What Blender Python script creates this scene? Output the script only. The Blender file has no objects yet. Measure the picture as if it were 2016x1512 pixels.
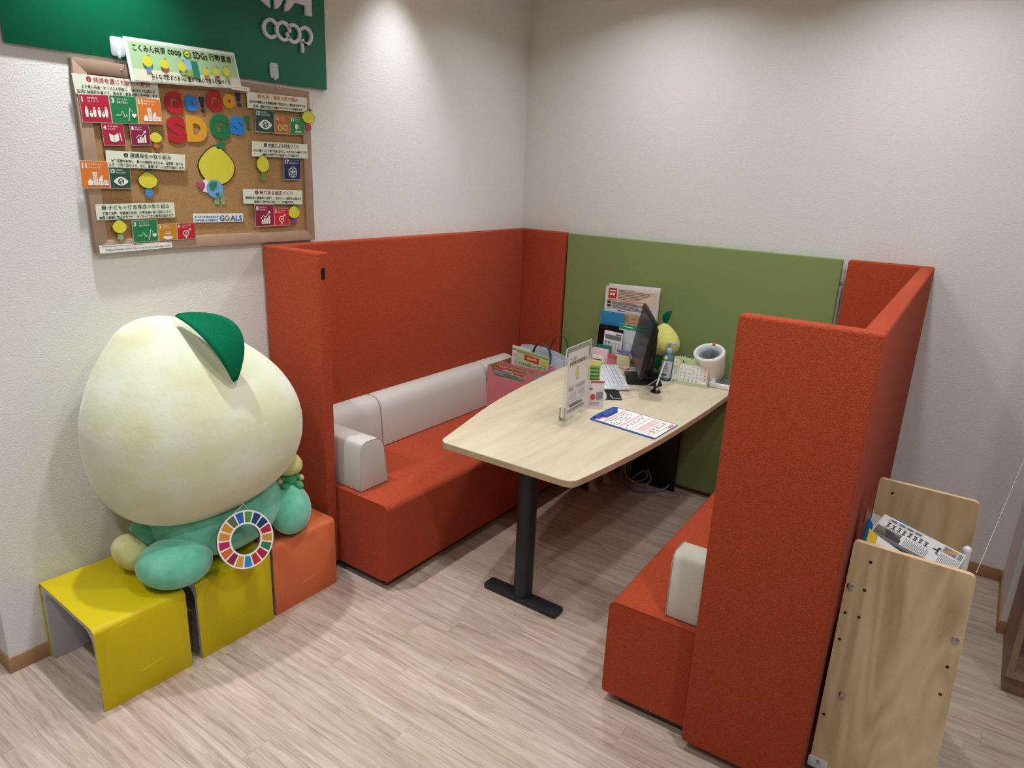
import bpy, bmesh, math, random
from math import sin, cos, pi, radians, sqrt
from mathutils import Vector, Matrix

random.seed(7)
SC = bpy.context.scene
COL = SC.collection

# ------------------------------------------------------------------ camera
FPX = 1381.2                                  # focal length in pixels of the 2016x1512 frame
CAM = Vector((2.5718, -3.7404, 1.7517))
YAW, PIT, ROL = 0.6066, 0.2926, 0.0427
_F = Vector((-sin(YAW) * cos(PIT), cos(YAW) * cos(PIT), -sin(PIT)))
_R0 = Vector((cos(YAW), sin(YAW), 0)); _U0 = _R0.cross(_F)
_R = cos(ROL) * _R0 + sin(ROL) * _U0
_U = -sin(ROL) * _R0 + cos(ROL) * _U0
cd = bpy.data.cameras.new('camera'); co = bpy.data.objects.new('camera', cd); COL.objects.link(co)
cd.sensor_width = 36.0; cd.lens = FPX * 36.0 / 2016.0; cd.clip_start = 0.02; cd.clip_end = 60
co.matrix_world = Matrix(((_R.x, _U.x, -_F.x, CAM.x), (_R.y, _U.y, -_F.y, CAM.y), (_R.z, _U.z, -_F.z, CAM.z), (0, 0, 0, 1)))
SC.camera = co

def at(px, py, **k):
    """photo pixel -> point on the plane x=, y= or z= that the thing touches"""
    d = _F + _R * ((px - 1008) / FPX) - _U * ((py - 756) / FPX)
    ax = {'x': 0, 'y': 1, 'z': 2}[list(k)[0]]; val = list(k.values())[0]
    return CAM + d * ((val - CAM[ax]) / d[ax])

# ------------------------------------------------------------------ world, exposure
w = bpy.data.worlds.new('world'); SC.world = w; w.use_nodes = True
w.node_tree.nodes['Background'].inputs[0].default_value = (1.0, 0.99, 0.97, 1)
w.node_tree.nodes['Background'].inputs[1].default_value = 0.11
SC.view_settings.view_transform = 'Standard'; SC.view_settings.look = 'None'
SC.view_settings.gamma = 1.0; SC.view_settings.use_curve_mapping = False
SC.view_settings.exposure = 0.07
CEIL = 2.85
# x, y, beam in degrees (0 = broad), watts
LAMPS = [(0.24, -1.15, 76, 46), (0.24, -2.50, 76, 98), (0.95, -0.66, 0, 7.6), (1.40, -2.30, 0, 9.5), (2.15, -0.66, 0, 8.0), (2.75, -2.50, 0, 13),
         (1.40, -3.80, 0, 11), (2.90, -4.10, 0, 8), (0.24, -3.75, 76, 60), (3.15, -1.45, 0, 4.5)]  # last entry is an added fill lamp brightening the right wall and rack

# ------------------------------------------------------------------ materials
def lin(h):
    h = h.lstrip('#'); o = []
    for i in (0, 2, 4):
        c = int(h[i:i + 2], 16) / 255
        o.append(c / 12.92 if c <= .04045 else ((c + .055) / 1.055) ** 2.4)
    return (*o, 1)

MATS = {}
def M(name, hexc='888888', rough=.6, metal=0., spec=.5, bump=0., bscale=300., var=0., vscale=40., trans=0., ior=1.45, alpha=1., sheen=0., stretch=None, hex2=None, emit=0.):
    if name in MATS: return MATS[name]
    m = bpy.data.materials.new(name); m.use_nodes = True; MATS[name] = m
    nt = m.node_tree; b = nt.nodes['Principled BSDF']; L = nt.links.new
    c = lin(hexc)
    b.inputs['Base Color'].default_value = c; b.inputs['Roughness'].default_value = rough
    b.inputs['Metallic'].default_value = metal; b.inputs['Specular IOR Level'].default_value = spec
    b.inputs['IOR'].default_value = ior
    if trans: b.inputs['Transmission Weight'].default_value = trans
    if alpha < 1: b.inputs['Alpha'].default_value = alpha
    if sheen:
        b.inputs['Sheen Weight'].default_value = sheen; b.inputs['Sheen Roughness'].default_value = .5
    if emit:
        b.inputs['Emission Color'].default_value = c; b.inputs['Emission Strength'].default_value = emit
    if bump or var:
        tc = nt.nodes.new('ShaderNodeTexCoord'); src = tc.outputs['Object']
        if stretch:
            mp = nt.nodes.new('ShaderNodeMapping'); mp.inputs['Scale'].default_value = stretch
            L(src, mp.inputs['Vector']); src = mp.outputs['Vector']
    if var:
        n = nt.nodes.new('ShaderNodeTexNoise'); n.inputs['Scale'].default_value = vscale; n.inputs['Detail'].default_value = 4
        L(src, n.inputs['Vector'])
        r = nt.nodes.new('ShaderNodeValToRGB')
        c2 = lin(hex2) if hex2 else tuple(x * (1 - var) for x in c[:3]) + (1,)
        c1 = c if hex2 else tuple(min(1, x * (1 + var)) for x in c[:3]) + (1,)
        r.color_ramp.elements[0].position = .35; r.color_ramp.elements[0].color = c2
        r.color_ramp.elements[1].position = .65; r.color_ramp.elements[1].color = c1
        L(n.outputs['Fac'], r.inputs['Fac']); L(r.outputs['Color'], b.inputs['Base Color'])
    if bump:
        n = nt.nodes.new('ShaderNodeTexNoise'); n.inputs['Scale'].default_value = bscale; n.inputs['Detail'].default_value = 3
        L(src, n.inputs['Vector'])
        bn = nt.nodes.new('ShaderNodeBump'); bn.inputs['Strength'].default_value = bump; bn.inputs['Distance'].default_value = .004
        L(n.outputs['Fac'], bn.inputs['Height']); L(bn.outputs['Normal'], b.inputs['Normal'])
    return m

def wood(name, hexes, scale, stretch, rough=.45, distort=2.5, rnd=0., wave=True, ring=6., lines=.22):
    """grain along the axis whose stretch value is small"""
    m = bpy.data.materials.new(name); m.use_nodes = True; MATS[name] = m
    nt = m.node_tree; b = nt.nodes['Principled BSDF']; L = nt.links.new
    tc = nt.nodes.new('ShaderNodeTexCoord'); src = tc.outputs['Object']
    if rnd:
        oi = nt.nodes.new('ShaderNodeObjectInfo'); mu = nt.nodes.new('ShaderNodeVectorMath'); mu.operation = 'MULTIPLY_ADD'
        cx = nt.nodes.new('ShaderNodeCombineXYZ')
        for i in range(3): L(oi.outputs['Random'], cx.inputs[i])
        L(cx.outputs[0], mu.inputs[0]); mu.inputs[1].default_value = (37.0, 61.0, 23.0); L(src, mu.inputs[2]); src = mu.outputs[0]
    mp = nt.nodes.new('ShaderNodeMapping'); mp.inputs['Scale'].default_value = stretch; L(src, mp.inputs['Vector'])
    n1 = nt.nodes.new('ShaderNodeTexNoise'); n1.inputs['Scale'].default_value = scale; n1.inputs['Detail'].default_value = 6; n1.inputs['Roughness'].default_value = .65
    L(mp.outputs[0], n1.inputs['Vector'])
    n2 = nt.nodes.new('ShaderNodeTexNoise'); n2.inputs['Scale'].default_value = scale * .22; n2.inputs['Detail'].default_value = 3; n2.inputs['Distortion'].default_value = distort
    L(mp.outputs[0], n2.inputs['Vector'])
    mx = nt.nodes.new('ShaderNodeMath'); mx.operation = 'MULTIPLY_ADD'; mx.inputs[1].default_value = .55
    L(n1.outputs['Fac'], mx.inputs[0])
    h = nt.nodes.new('ShaderNodeMath'); h.operation = 'MULTIPLY'; h.inputs[1].default_value = .45; L(n2.outputs['Fac'], h.inputs[0]); L(h.outputs[0], mx.inputs[2])
    fac = mx.outputs[0]
    if wave:   # thin growth lines: repeating steps of the slow noise
        fr = nt.nodes.new('ShaderNodeMath'); fr.operation = 'MULTIPLY'; fr.inputs[1].default_value = ring; L(n2.outputs['Fac'], fr.inputs[0])
        fq = nt.nodes.new('ShaderNodeMath'); fq.operation = 'PINGPONG'; fq.inputs[1].default_value = .5; L(fr.outputs[0], fq.inputs[0])
        sm = nt.nodes.new('ShaderNodeMath'); sm.operation = 'MULTIPLY_ADD'; sm.inputs[1].default_value = lines; L(fq.outputs[0], sm.inputs[0]); L(fac, sm.inputs[2]); fac = sm.outputs[0]
        sb = nt.nodes.new('ShaderNodeMath'); sb.operation = 'SUBTRACT'; sb.inputs[1].default_value = lines / 4; L(fac, sb.inputs[0]); fac = sb.outputs[0]
    r = nt.nodes.new('ShaderNodeValToRGB'); e = r.color_ramp.elements
    e[0].position = .34; e[0].color = lin(hexes[0]); e[1].position = .66; e[1].color = lin(hexes[-1])
    if len(hexes) > 2:
        k = e.new(.5); k.color = lin(hexes[1])
    L(fac, r.inputs['Fac']); out = r.outputs['Color']
    if rnd:
        hs = nt.nodes.new('ShaderNodeHueSaturation'); mr = nt.nodes.new('ShaderNodeMapRange'); mr.inputs[3].default_value = 1 - rnd; mr.inputs[4].default_value = 1 + rnd
        L(oi.outputs['Random'], mr.inputs[0]); L(mr.outputs[0], hs.inputs['Value']); L(out, hs.inputs['Color']); out = hs.outputs[0]
    L(out, b.inputs['Base Color']); b.inputs['Roughness'].default_value = rough
    bn = nt.nodes.new('ShaderNodeBump'); bn.inputs['Strength'].default_value = .12; bn.inputs['Distance'].default_value = .002
    L(n1.outputs['Fac'], bn.inputs['Height']); L(bn.outputs[0], b.inputs['Normal'])
    return m

WALL = M('wall_paper', 'E6E5E1', .85, spec=.2, bump=.35, bscale=160, var=.015, vscale=60)
CEILM = M('ceiling_white', 'E8E4DA', .9, spec=.1)
BASEB = M('baseboard_vinyl', 'A9825E', .45, var=.05, vscale=30, stretch=(1, 1, 12))
ORANGE = M('orange_fabric', 'AA472D', .95, spec=.06, bump=.6, bscale=300, var=.2, vscale=260, sheen=.04)
GREENF = M('green_fabric', '86965F', .95, spec=.12, bump=.35, bscale=700, var=.07, vscale=420, stretch=(1, 1, 2.2))
GREYF = M('grey_leatherette', 'CBC6C0', .5, spec=.4, bump=.22, bscale=420, var=.03, vscale=300, stretch=(1, 1, 3))
BEIGEF = M('beige_fabric', 'CFC8BA', .9, spec=.15, bump=.3, bscale=600, var=.05, vscale=500)
BLACK = M('black_plastic', '0E0E10', .45)
BLACKM = M('black_powder_coat', '23262B', .5, bump=.1, bscale=900)
WHITEP = M('white_plastic', 'ECECEC', .35)
PAPER = M('white_paper', 'F2F0EC', .8)
CHROME = M('chrome', 'C8C8C8', .2, metal=1)
STEEL = M('screw_steel', 'B5B5B0', .35, metal=1)
PLANKM = wood('floor_vinyl_oak', ['9E897B', 'BFAA9B', 'D4C3B5'], 4.6, (1.5, 24, 24), rough=.45, rnd=.05, ring=10, lines=.12, distort=1.5)
TABLEW = wood('table_birch', ['CBBB9E', 'D6C8AC', 'DFD3BA'], 2.2, (9, 1.0, 9), rough=.42, wave=False)
TABLEE = M('table_edge_band', 'B9A283', .5, var=.06, vscale=20)
RACKW = wood('rack_maple', ['B0946E', 'D0B890', 'DDC9A6'], 2.2, (4.5, 4.5, .75), rough=.45, distort=.9, ring=16, lines=.26)
RACKE = M('rack_edge_band', 'E6BD92', .5)
CABW = wood('cabinet_oak', ['7A5B48', '8E6C57', 'A07E68'], 3, (10, 10, .8), rough=.5, wave=False)
CORK = M('cork', 'B08A5E', .95, spec=.1, bump=.4, bscale=500, var=.2, vscale=330)
FRAMEW = M('frame_mdf', 'A98E78', .7, var=.06, vscale=25)
GLASS = M('clear_acrylic', 'E9F2EC', .05, spec=.8, alpha=.09)

# ------------------------------------------------------------------ mesh helpers
class G:
    """collects shapes; build() links them as ONE mesh object"""
    def __init__(s): s.v = []; s.f = []; s.m = []
    def add(s, vs, fs, mi=0):
        o = len(s.v); s.v += [tuple(p) for p in vs]; s.f += [tuple(i + o for i in f) for f in fs]; s.m += [mi] * len(fs); return s
    def box(s, x0, x1, y0, y1, z0, z1, mi=0, fn=None):
        vs = [(x0, y0, z0), (x1, y0, z0), (x1, y1, z0), (x0, y1, z0), (x0, y0, z1), (x1, y0, z1), (x1, y1, z1), (x0, y1, z1)]
        if fn: vs = [fn(*p) for p in vs]
        return s.add(vs, [(0, 3, 2, 1), (4, 5, 6, 7), (0, 1, 5, 4), (1, 2, 6, 5), (2, 3, 7, 6), (3, 0, 4, 7)], mi)
    def prism(s, poly, c0, c1, fn, mi=0):
        n = len(poly)
        vs = [fn(a, b, c0) for a, b in poly] + [fn(a, b, c1) for a, b in poly]
        fs = [tuple(range(n - 1, -1, -1)), tuple(range(n, 2 * n))] + [(i, (i + 1) % n, n + (i + 1) % n, n + i) for i in range(n)]
        return s.add(vs, fs, mi)
    def lathe(s, prof, n=32, c=(0, 0, 0), sx=1, sy=1, fn=None, mi=0, caps=True):
        vs = []; fs = []
        for r, z in prof:
            for k in range(n):
                a = 2 * pi * k / n; p = (c[0] + r * cos(a) * sx, c[1] + r * sin(a) * sy, c[2] + z)
                vs.append(fn(*p) if fn else p)
        for i in range(len(prof) - 1):
            for k in range(n):
                k2 = (k + 1) % n; fs.append((i * n + k, i * n + k2, (i + 1) * n + k2, (i + 1) * n + k))
        if caps and prof[0][0] > 1e-6: fs.append(tuple(range(n - 1, -1, -1)))
        if caps and prof[-1][0] > 1e-6: fs.append(tuple((len(prof) - 1) * n + k for k in range(n)))
        return s.add(vs, fs, mi)
    def tube(s, pts, r, n=8, mi=0, cap=True, closed=False):
        P = [Vector(p) for p in pts]; m = len(P)
        rs = r if isinstance(r, (list, tuple)) else [r] * m
        vs = []; fs = []; up = None
        for i in range(m):
            if closed: t = P[(i + 1) % m] - P[i - 1]
            else: t = P[min(i + 1, m - 1)] - P[max(i - 1, 0)]
            t.normalize()
            if up is None: up = Vector((0, 0, 1)) if abs(t.z) < .9 else Vector((1, 0, 0))
            a = t.cross(up)
            if a.length < 1e-6: a = t.cross(Vector((1, .3, .2)))
            a.normalize(); bb = a.cross(t).normalized(); up = bb
            for k in range(n):
                q = 2 * pi * k / n; vs.append(P[i] + (a * cos(q) + bb * sin(q)) * rs[i])
        for i in range(m if closed else m - 1):
            j = (i + 1) % m
            for k in range(n):
                k2 = (k + 1) % n; fs.append((i * n + k, i * n + k2, j * n + k2, j * n + k))
        if cap and not closed: fs += [tuple(range(n - 1, -1, -1)), tuple((m - 1) * n + k for k in range(n))]
        return s.add(vs, fs, mi)
    def ellip(s, c, r, rot=None, nu=28, nv=18, mi=0, fn=None):
        vs = []; fs = []; R = rot or Matrix.Identity(3)
        for j in range(nv + 1):
            th = pi * j / nv
            for k in range(nu):
                a = 2 * pi * k / nu; p = Vector((r[0] * sin(th) * cos(a), r[1] * sin(th) * sin(a), r[2] * cos(th)))
                if fn: p = fn(p)
                vs.append(Vector(c) + R @ p)
        for j in range(nv):
            for k in range(nu):
                k2 = (k + 1) % nu; fs.append((j * nu + k, (j + 1) * nu + k, (j + 1) * nu + k2, j * nu + k2))
        return s.add(vs, fs, mi)
    def build(s, name, mats, parent=None, loc=(0, 0, 0), smooth=False, bevel=0., seg=2, ang=40, fix=True):
        if not isinstance(mats, (list, tuple)): mats = [mats]
        me = bpy.data.meshes.new(name); bm = bmesh.new()
        bv = [bm.verts.new(p) for p in s.v]
        for f, mi in zip(s.f, s.m):
            try: fc = bm.faces.new([bv[i] for i in f]); fc.material_index = mi
            except ValueError: pass
        bmesh.ops.remove_doubles(bm, verts=bm.verts, dist=1e-7)
        if fix: bmesh.ops.recalc_face_normals(bm, faces=bm.faces)
        if bevel:
            es = [e for e in bm.edges if len(e.link_faces) == 2 and e.calc_face_angle(0) > .5]
            bmesh.ops.bevel(bm, geom=es, offset=bevel, segments=seg, profile=.5, affect='EDGES', clamp_overlap=True)
        bm.to_mesh(me); bm.free()
        for m in mats: me.materials.append(m)
        if smooth or bevel:
            me.shade_smooth(); me.set_sharp_from_angle(angle=radians(ang))
        o = bpy.data.objects.new(name, me); COL.objects.link(o); o.location = loc
        if parent: o.parent = parent
        return o

def tag(o, label, cat, group=None):
    o['label'] = label; o['category'] = cat
    if group: o['group'] = group
    return o
def thing(name, label, cat, loc=(0, 0, 0), rz=0, group=None):
    o = bpy.data.objects.new(name, None); COL.objects.link(o); o.location = loc; o.rotation_euler = (0, 0, rz); o.empty_display_size = .05
    return tag(o, label, cat, group)
def struct(o): o['kind'] = 'structure'; return o
def rbox(name, mat, x0, x1, y0, y1, z0, z1, parent=None, bevel=.004, seg=2, loc=(0, 0, 0)):
    return G().box(x0, x1, y0, y1, z0, z1).build(name, mat, parent, loc, bevel=bevel, seg=seg)
def rrect(x0, x1, y0, y1, r, n=5):
    pts = []
    for cx, cy, a0 in ((x1 - r, y1 - r, 0), (x0 + r, y1 - r, pi / 2), (x0 + r, y0 + r, pi), (x1 - r, y0 + r, 1.5 * pi)):
        for k in range(n + 1):
            a = a0 + pi / 2 * k / n; pts.append((cx + r * cos(a), cy + r * sin(a)))
    return pts
def smooth_path(P, n=6, closed=False):
    P = [Vector(p) for p in P]; out = []; m = len(P)
    for i in range(m if closed else m - 1):
        g = (lambda k: P[k % m]) if closed else (lambda k: P[max(0, min(m - 1, k))])
        a, b, c, d = g(i - 1), g(i), g(i + 1), g(i + 2)
        for k in range(n):
            t = k / n
            out.append(.5 * ((2 * b) + (c - a) * t + (2 * a - 5 * b + 4 * c - d) * t * t + (3 * b - a - 3 * c + d) * t ** 3))
    if not closed: out.append(P[-1])
    return out
XY = lambda a, b, c: (a, b, c)

TEXT = {}
def text_mesh(s, off=0., res=2, extrude=0.):
    """(verts, faces) of the text, scaled into the unit box, y up"""
    k = (s, off, res, extrude)
    if k in TEXT: return TEXT[k]
    cu = bpy.data.curves.new('t', 'FONT'); cu.body = s; cu.resolution_u = res; cu.offset = off; cu.extrude = extrude
    o = bpy.data.objects.new('t', cu); COL.objects.link(o)
    dg = bpy.context.evaluated_depsgraph_get()
    me = bpy.data.meshes.new_from_object(o.evaluated_get(dg), depsgraph=dg)
    vs = [v.co.copy() for v in me.vertices]; fs = [tuple(p.vertices) for p in me.polygons]
    bpy.data.objects.remove(o); bpy.data.curves.remove(cu); bpy.data.meshes.remove(me)
    xs = [v.x for v in vs]; ys = [v.y for v in vs]
    x0, x1, y0, y1 = min(xs), max(xs), min(ys), max(ys)
    out = ([((v.x - x0) / (x1 - x0), (v.y - y0) / (y1 - y0), v.z) for v in vs], fs, (x1 - x0) / (y1 - y0))
    TEXT[k] = out; return out

class Sheet:
    """a flat printed sheet given by its four corners TL, TR, BR, BL; u to the right, v downwards"""
    def __init__(s, name, corners, mat, label=None, cat=None, group=None, thick=.0006, parent=None, facing=None):
        s.c = [Vector(p) for p in corners]; s.o = sum(s.c, Vector()) / 4
        s.n = (s.c[3] - s.c[0]).cross(s.c[1] - s.c[0]).normalized()
        if (CAM - s.o).dot(s.n) < 0: s.n = -s.n
        s.k = 0; g = G()
        q = [s.p(0, 0, 0), s.p(1, 0, 0), s.p(1, 1, 0), s.p(0, 1, 0)]
        b = [p - s.n * thick for p in q]
        g.add(q + b, [(0, 1, 2, 3), (7, 6, 5, 4), (0, 4, 5, 1), (1, 5, 6, 2), (2, 6, 7, 3), (3, 7, 4, 0)])
        s.obj = g.build(name, mat, parent, s.o if not parent else (0, 0, 0))
        if parent: s.obj.location = s.o - parent.location
        if label: tag(s.obj, label, cat, group)
    def p(s, u, v, l):
        a = s.c[0].lerp(s.c[1], u); b = s.c[3].lerp(s.c[2], u)
        return a.lerp(b, v) + s.n * l - s.o
    def lift(s): s.k += 1; return .0003 + .00025 * s.k
    def polys(s, name, polys, mat):
        l = s.lift(); g = G()
        for P in polys: g.add([s.p(u, v, l) for u, v in P], [tuple(range(len(P)))])
        return g.build(name, mat, s.obj, fix=False)
    def rect(s, name, u0, v0, u1, v1, mat): return s.polys(name, [[(u0, v0), (u1, v0), (u1, v1), (u0, v1)]], mat)
    def rects(s, name, R, mat): return s.polys(name, [[(a, b), (c, b), (c, d), (a, d)] for a, b, c, d in R], mat)
    def text(s, t, u0, v0, u1, v1, mat, off=.0, name='printed_text', res=1):
        """u1=None keeps the glyphs' own proportions"""
        vs, fs, asp = text_mesh(t, off, res); l = s.lift()
        if u1 is None: u1 = u0 + (v1 - v0) * asp * (s.c[3] - s.c[0]).length / (s.c[1] - s.c[0]).length
        g = G().add([s.p(u0 + (u1 - u0) * x, v1 - (v1 - v0) * y, l) for x, y, z in vs], fs)
        return g.build(name, mat, s.obj, fix=False)

def ribbon(pts, w, closed=False):
    """outline quads of a stroke in 2-D"""
    P = [Vector((a, b)) for a, b in pts]; n = len(P); out = []; L = []; R = []
    for i in range(n):
        t = (P[(i + 1) % n] - P[i - 1]) if closed else (P[min(i + 1, n - 1)] - P[max(i - 1, 0)])
        t.normalize(); nn = Vector((-t.y, t.x)) * (w / 2); L.append(P[i] + nn); R.append(P[i] - nn)
    for i in range(n if closed else n - 1):
        j = (i + 1) % n; out.append([tuple(L[i]), tuple(L[j]), tuple(R[j]), tuple(R[i])])
    return out
def circ(cx, cy, r, n=20, ry=None, a0=0, a1=2 * pi):
    full = abs(a1 - a0 - 2 * pi) < 1e-6
    return [(cx + r * cos(a0 + (a1 - a0) * k / (n if full else n - 1)), cy + (ry or r) * sin(a0 + (a1 - a0) * k / (n if full else n - 1))) for k in range(n)]
# ================================================================== lamps in the ceiling
def downlight(x, y, beam, W, i):
    t = thing('ceiling_downlight', DL_LABELS[i], 'downlight', (x, y, CEIL), 0, 'ceiling downlights')
    G().lathe([(.052, -.004), (.075, -.004), (.075, 0), (.052, 0)], 32, caps=False).build('trim_ring', WHITEP, t, smooth=True)
    G().lathe([(.0, .0), (.05, .0)], 24).build('lens', M('lamp_lens', 'FFF4E4', .4, emit=3.0), t)
    if beam:
        d = bpy.data.lights.new('lamp', 'SPOT'); d.spot_size = radians(beam); d.spot_blend = 1.0; d.shadow_soft_size = .03
    else:
        d = bpy.data.lights.new('lamp', 'AREA'); d.shape = 'DISK'; d.size = .12; d.spread = radians(140)
    d.energy = W; d.color = (.94, .98, 1.0)
    l = bpy.data.objects.new('lamp', d); COL.objects.link(l); l.parent = t; l.location = (0, 0, -.012)
DL_LABELS = ['round recessed ceiling downlight beside the left wall above the left sofa', 'round recessed ceiling downlight beside the left wall above the stools',
             'round recessed ceiling downlight above the far half of the table', 'round recessed ceiling downlight in front of the booth opening',
             'round recessed ceiling downlight above the right sofa', 'round recessed ceiling downlight right of the magazine rack',
             'round recessed ceiling downlight above the free floor', 'round recessed ceiling downlight behind the viewer on the right',
             'round recessed ceiling downlight past the outer wall corner',
             'added fill downlight above the oak cabinet, brightening the right wall and rack']
for i, (x, y, bm_, W_) in enumerate(LAMPS): downlight(x, y, bm_, W_, i)

# ================================================================== room
YW = -3.035                                   # outer corner of the left wall
XP = 2.828                                    # face of the projecting wall on the right
YP = -.485
struct(G().box(-.15, 0, YW, .15, 0, CEIL).build('wall_left', WALL))
struct(G().box(-2.2, -.15, YW, YW + .15, 0, CEIL).build('wall_return', WALL))
struct(G().box(0, XP, 0, .15, 0, CEIL).build('wall_back', WALL))
struct(G().box(XP, XP + .15, YP, .15, 0, CEIL).box(XP + .15, 5.6, YP, YP + .15, 0, CEIL).build('wall_right', WALL))
struct(G().box(-2.2, 5.6, -6.2, .15, CEIL, CEIL + .1).build('ceiling', CEILM))
BT, BH = .006, .06
struct(G().box(0, BT, YW - BT, 0, 0, BH).build('baseboard_left', BASEB, bevel=.001))
struct(G().box(-2.2, 0, YW - BT, YW, 0, BH).build('baseboard_return', BASEB, bevel=.001))
struct(G().box(BT, XP - BT, -BT, 0, 0, BH).build('baseboard_back', BASEB, bevel=.001))
struct(G().box(XP - BT, XP, YP - BT, 0, 0, BH).box(XP, 5.6, YP - BT, YP, 0, BH).build('baseboard_right', BASEB, bevel=.001))
# floor: sub-floor and every plank of it
fl = struct(G().box(-2.2, 5.6, -6.2, .15, -.06, -.0035).build('floor', M('floor_joint', '8A7566', .7)))
PW, PL = .107, .914
pm = None; row = 0; y = -6.2
while y < 0:
    off = random.uniform(0, PL); x = -2.2 - off; nx = 0
    while x < 5.6:
        a, b = max(x, -2.2), min(x + PL, 5.6)
        yy1 = min(y + PW, .0)
        near = (-.9 < b and a < 4.3 and y > -4.9)
        inside = not (b < 0 and y > YW) and not (a > XP + .2 and y > YP)
        if near and inside and b - a > .02:
            if pm is None:
                o = G().box(-PL / 2 + .0003, PL / 2 - .0003, -PW / 2 + .0003, PW / 2 - .0003, -.003, 0).build('plank', PLANKM, fl, (x + PL / 2, y + PW / 2, 0)); pm = o.data
            else:
                o = bpy.data.objects.new('plank', pm); COL.objects.link(o); o.parent = fl; o.location = (x + PL / 2, y + PW / 2, 0)
        x += PL; nx += 1
    y += PW; row += 1
# the rest of the floor beyond the view, without separate planks
far = G().box(-2.2, 5.6, -6.2, -5.0, -.003, -.0005).build('plank_field', PLANKM, fl); far['kind'] = 'stuff'

# ================================================================== booth sofas
HB = 1.42
def booth(name, label, loc, rz, s, L, nearw, farw, arm_mat, tag_on):
    t = thing(name, label, 'sofa', loc, rz, 'high-backed booth sofas')
    f = lambda u, w, z: (s * u, -w, z)
    tb, tc = .055, .055
    def panel(nm, u0, u1, w0, w1, z0=.04, z1=HB, bevel=.009):
        return G().box(u0, u1, w0, w1, z0, z1, fn=f).build(nm, ORANGE, t, bevel=bevel, seg=3)
    panel('back_panel', 0, tb, tc + .0005, L - tc - .0005)
    e = panel('end_panel', 0, nearw, L - tc, L)
    panel('end_panel', 0, farw, 0, tc)
    if tag_on:
        G().box(nearw, nearw + .0012, L - .03, L - .012, HB - .105, HB - .06, fn=f).build('fabric_tag', BLACK, e)
    # piping along the top edges of the panels
    g = G()
    for a, b in (((.006, L - .006), (nearw - .006, L - .006)), ((tb - .004, L - tc), (tb - .004, tc)), ((.006, .004), (farw - .006, tc - .004))):
        g.tube([f(a[0], a[1], HB - .007), f(b[0], b[1], HB - .007)], .0028, 6)
    g.build('piping', M('orange_piping', 'A23C1E', .9), t, smooth=True)
    # seat block with a rounded front edge
    r = .028; D = .657; z0, z1 = .043, .402
    prof = [(tb, z0), (D - .006, z0), (D, z0 + .006)] + [(D - r + r * cos(a), z1 - r + r * sin(a)) for a in [pi / 2 * k / 6 for k in range(7)]] + [(tb, z1)]
    seat = G().prism(prof, tc + .002, L - tc - .002, lambda a, b, c: f(a, c, b)).build('seat', ORANGE, t, smooth=True, ang=35)
    g = G()
    path = [(tb + .01, z1 - .001)] + [(D - r + (r - .001) * cos(a), z1 - r + (r - .001) * sin(a)) for a in [pi / 2 - pi / 2 * k / 6 for k in range(7)]] + [(D - .001, z0 + .02)]
    g.tube([f(a, L - tc - .003, b) for a, b in path], .0022, 6)
    g.build('seam', M('orange_piping'), seat, smooth=True)
    G().tube([f(tb + .12, L * .5, z1 + .0002), f(D - .03, L * .5, z1 + .0002)], .0014, 6).build('seat_seam', M('orange_piping'), seat)
    # cushions of the low backrest
    cp = [(tb + .001, z1 + .001), (.168, z1 + .001), (.155, .585), (.145, .625), (.125, .648), (.098, .658), (tb + .001, .660)]
    for w0, w1 in ((tc + .17, .52), (.527, 1.385), (1.392, L - tc - .03)):
        G().prism(cp, w0, w1, lambda a, b, c: f(a, c, b)).build('back_cushion', GREYF, t, bevel=.008, seg=3)
    # arm cushions at both ends
    def arm(w_out, w_in, sg, mat):
        ap = [(w_out, z1 + .001), (w_out + sg * .006, .60), (w_out + sg * .014, .618), (w_out + sg * .035, .628), (w_in - sg * .06, .626), (w_in - sg * .035, .612), (w_in - sg * .022, .585), (w_in, z1 + .001)]
        a = G().prism(ap, .172, .474, lambda p, q, c: f(c, p, q)).build('arm_cushion', mat, t, bevel=.006, seg=3)
        G().tube([f(.473, p, q) for p, q in ap[:]], .0016, 6).build('seam', M('cushion_seam', 'A9A49C', .7), a, smooth=True)
    arm(L - tc - .028, L - tc - .19, -1, arm_mat)
    arm(tc + .004, tc + .165, 1, GREYF)
    # black base rail with levelling feet
    b = G().box(.08, .60, .10, L - tc - .02, .014, .044, fn=f).build('base_frame', BLACKM, t, bevel=.004)
    for u, w in ((.12, .16), (.56, .16), (.12, L - .14), (.56, L - .14), (.585, L - tc - .05)):
        G().lathe([(.016, 0), (.018, .004), (.018, .012), (.009, .015)], 16, f(u, w, 0)).build('levelling_foot', BLACK, b, smooth=True)
    return t
booth('booth_sofa', 'orange high-backed booth sofa against the left wall with pink file boxes on it', (.0095, -.0095, 0), 0, 1, 1.91, .352, .352, GREYF, True)
booth('booth_sofa', 'orange high-backed booth sofa on the right, its tall end panel nearest the viewer', (2.2918, -.0102, 0), .0379, -1, 1.887, .350, .356, BEIGEF, False)

# green screen panel between the sofas
t = thing('screen_panel', 'green fabric screen panel standing along the back wall behind the table', 'panel', (1.142, -.035, 0))
G().box(-.768, .768, -.017, .014, .032, 1.417).build('fabric_panel', GREENF, t, bevel=.006, seg=3)
G().tube([(-.762, -.014, 1.413), (.762, -.014, 1.413)], .0025, 6).build('piping', M('green_piping', '66803F', .9), t, smooth=True)
for x in (-.6, .6): G().lathe([(.02, 0), (.02, .01), (.008, .012), (.008, .034)], 14, (x, 0, 0)).build('foot', BLACK, t, smooth=True)
G().tube([(.768, 0, 1.375), (.786, 0, 1.375)], .004, 8).build('connector_pin', CHROME, t, smooth=True)

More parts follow.
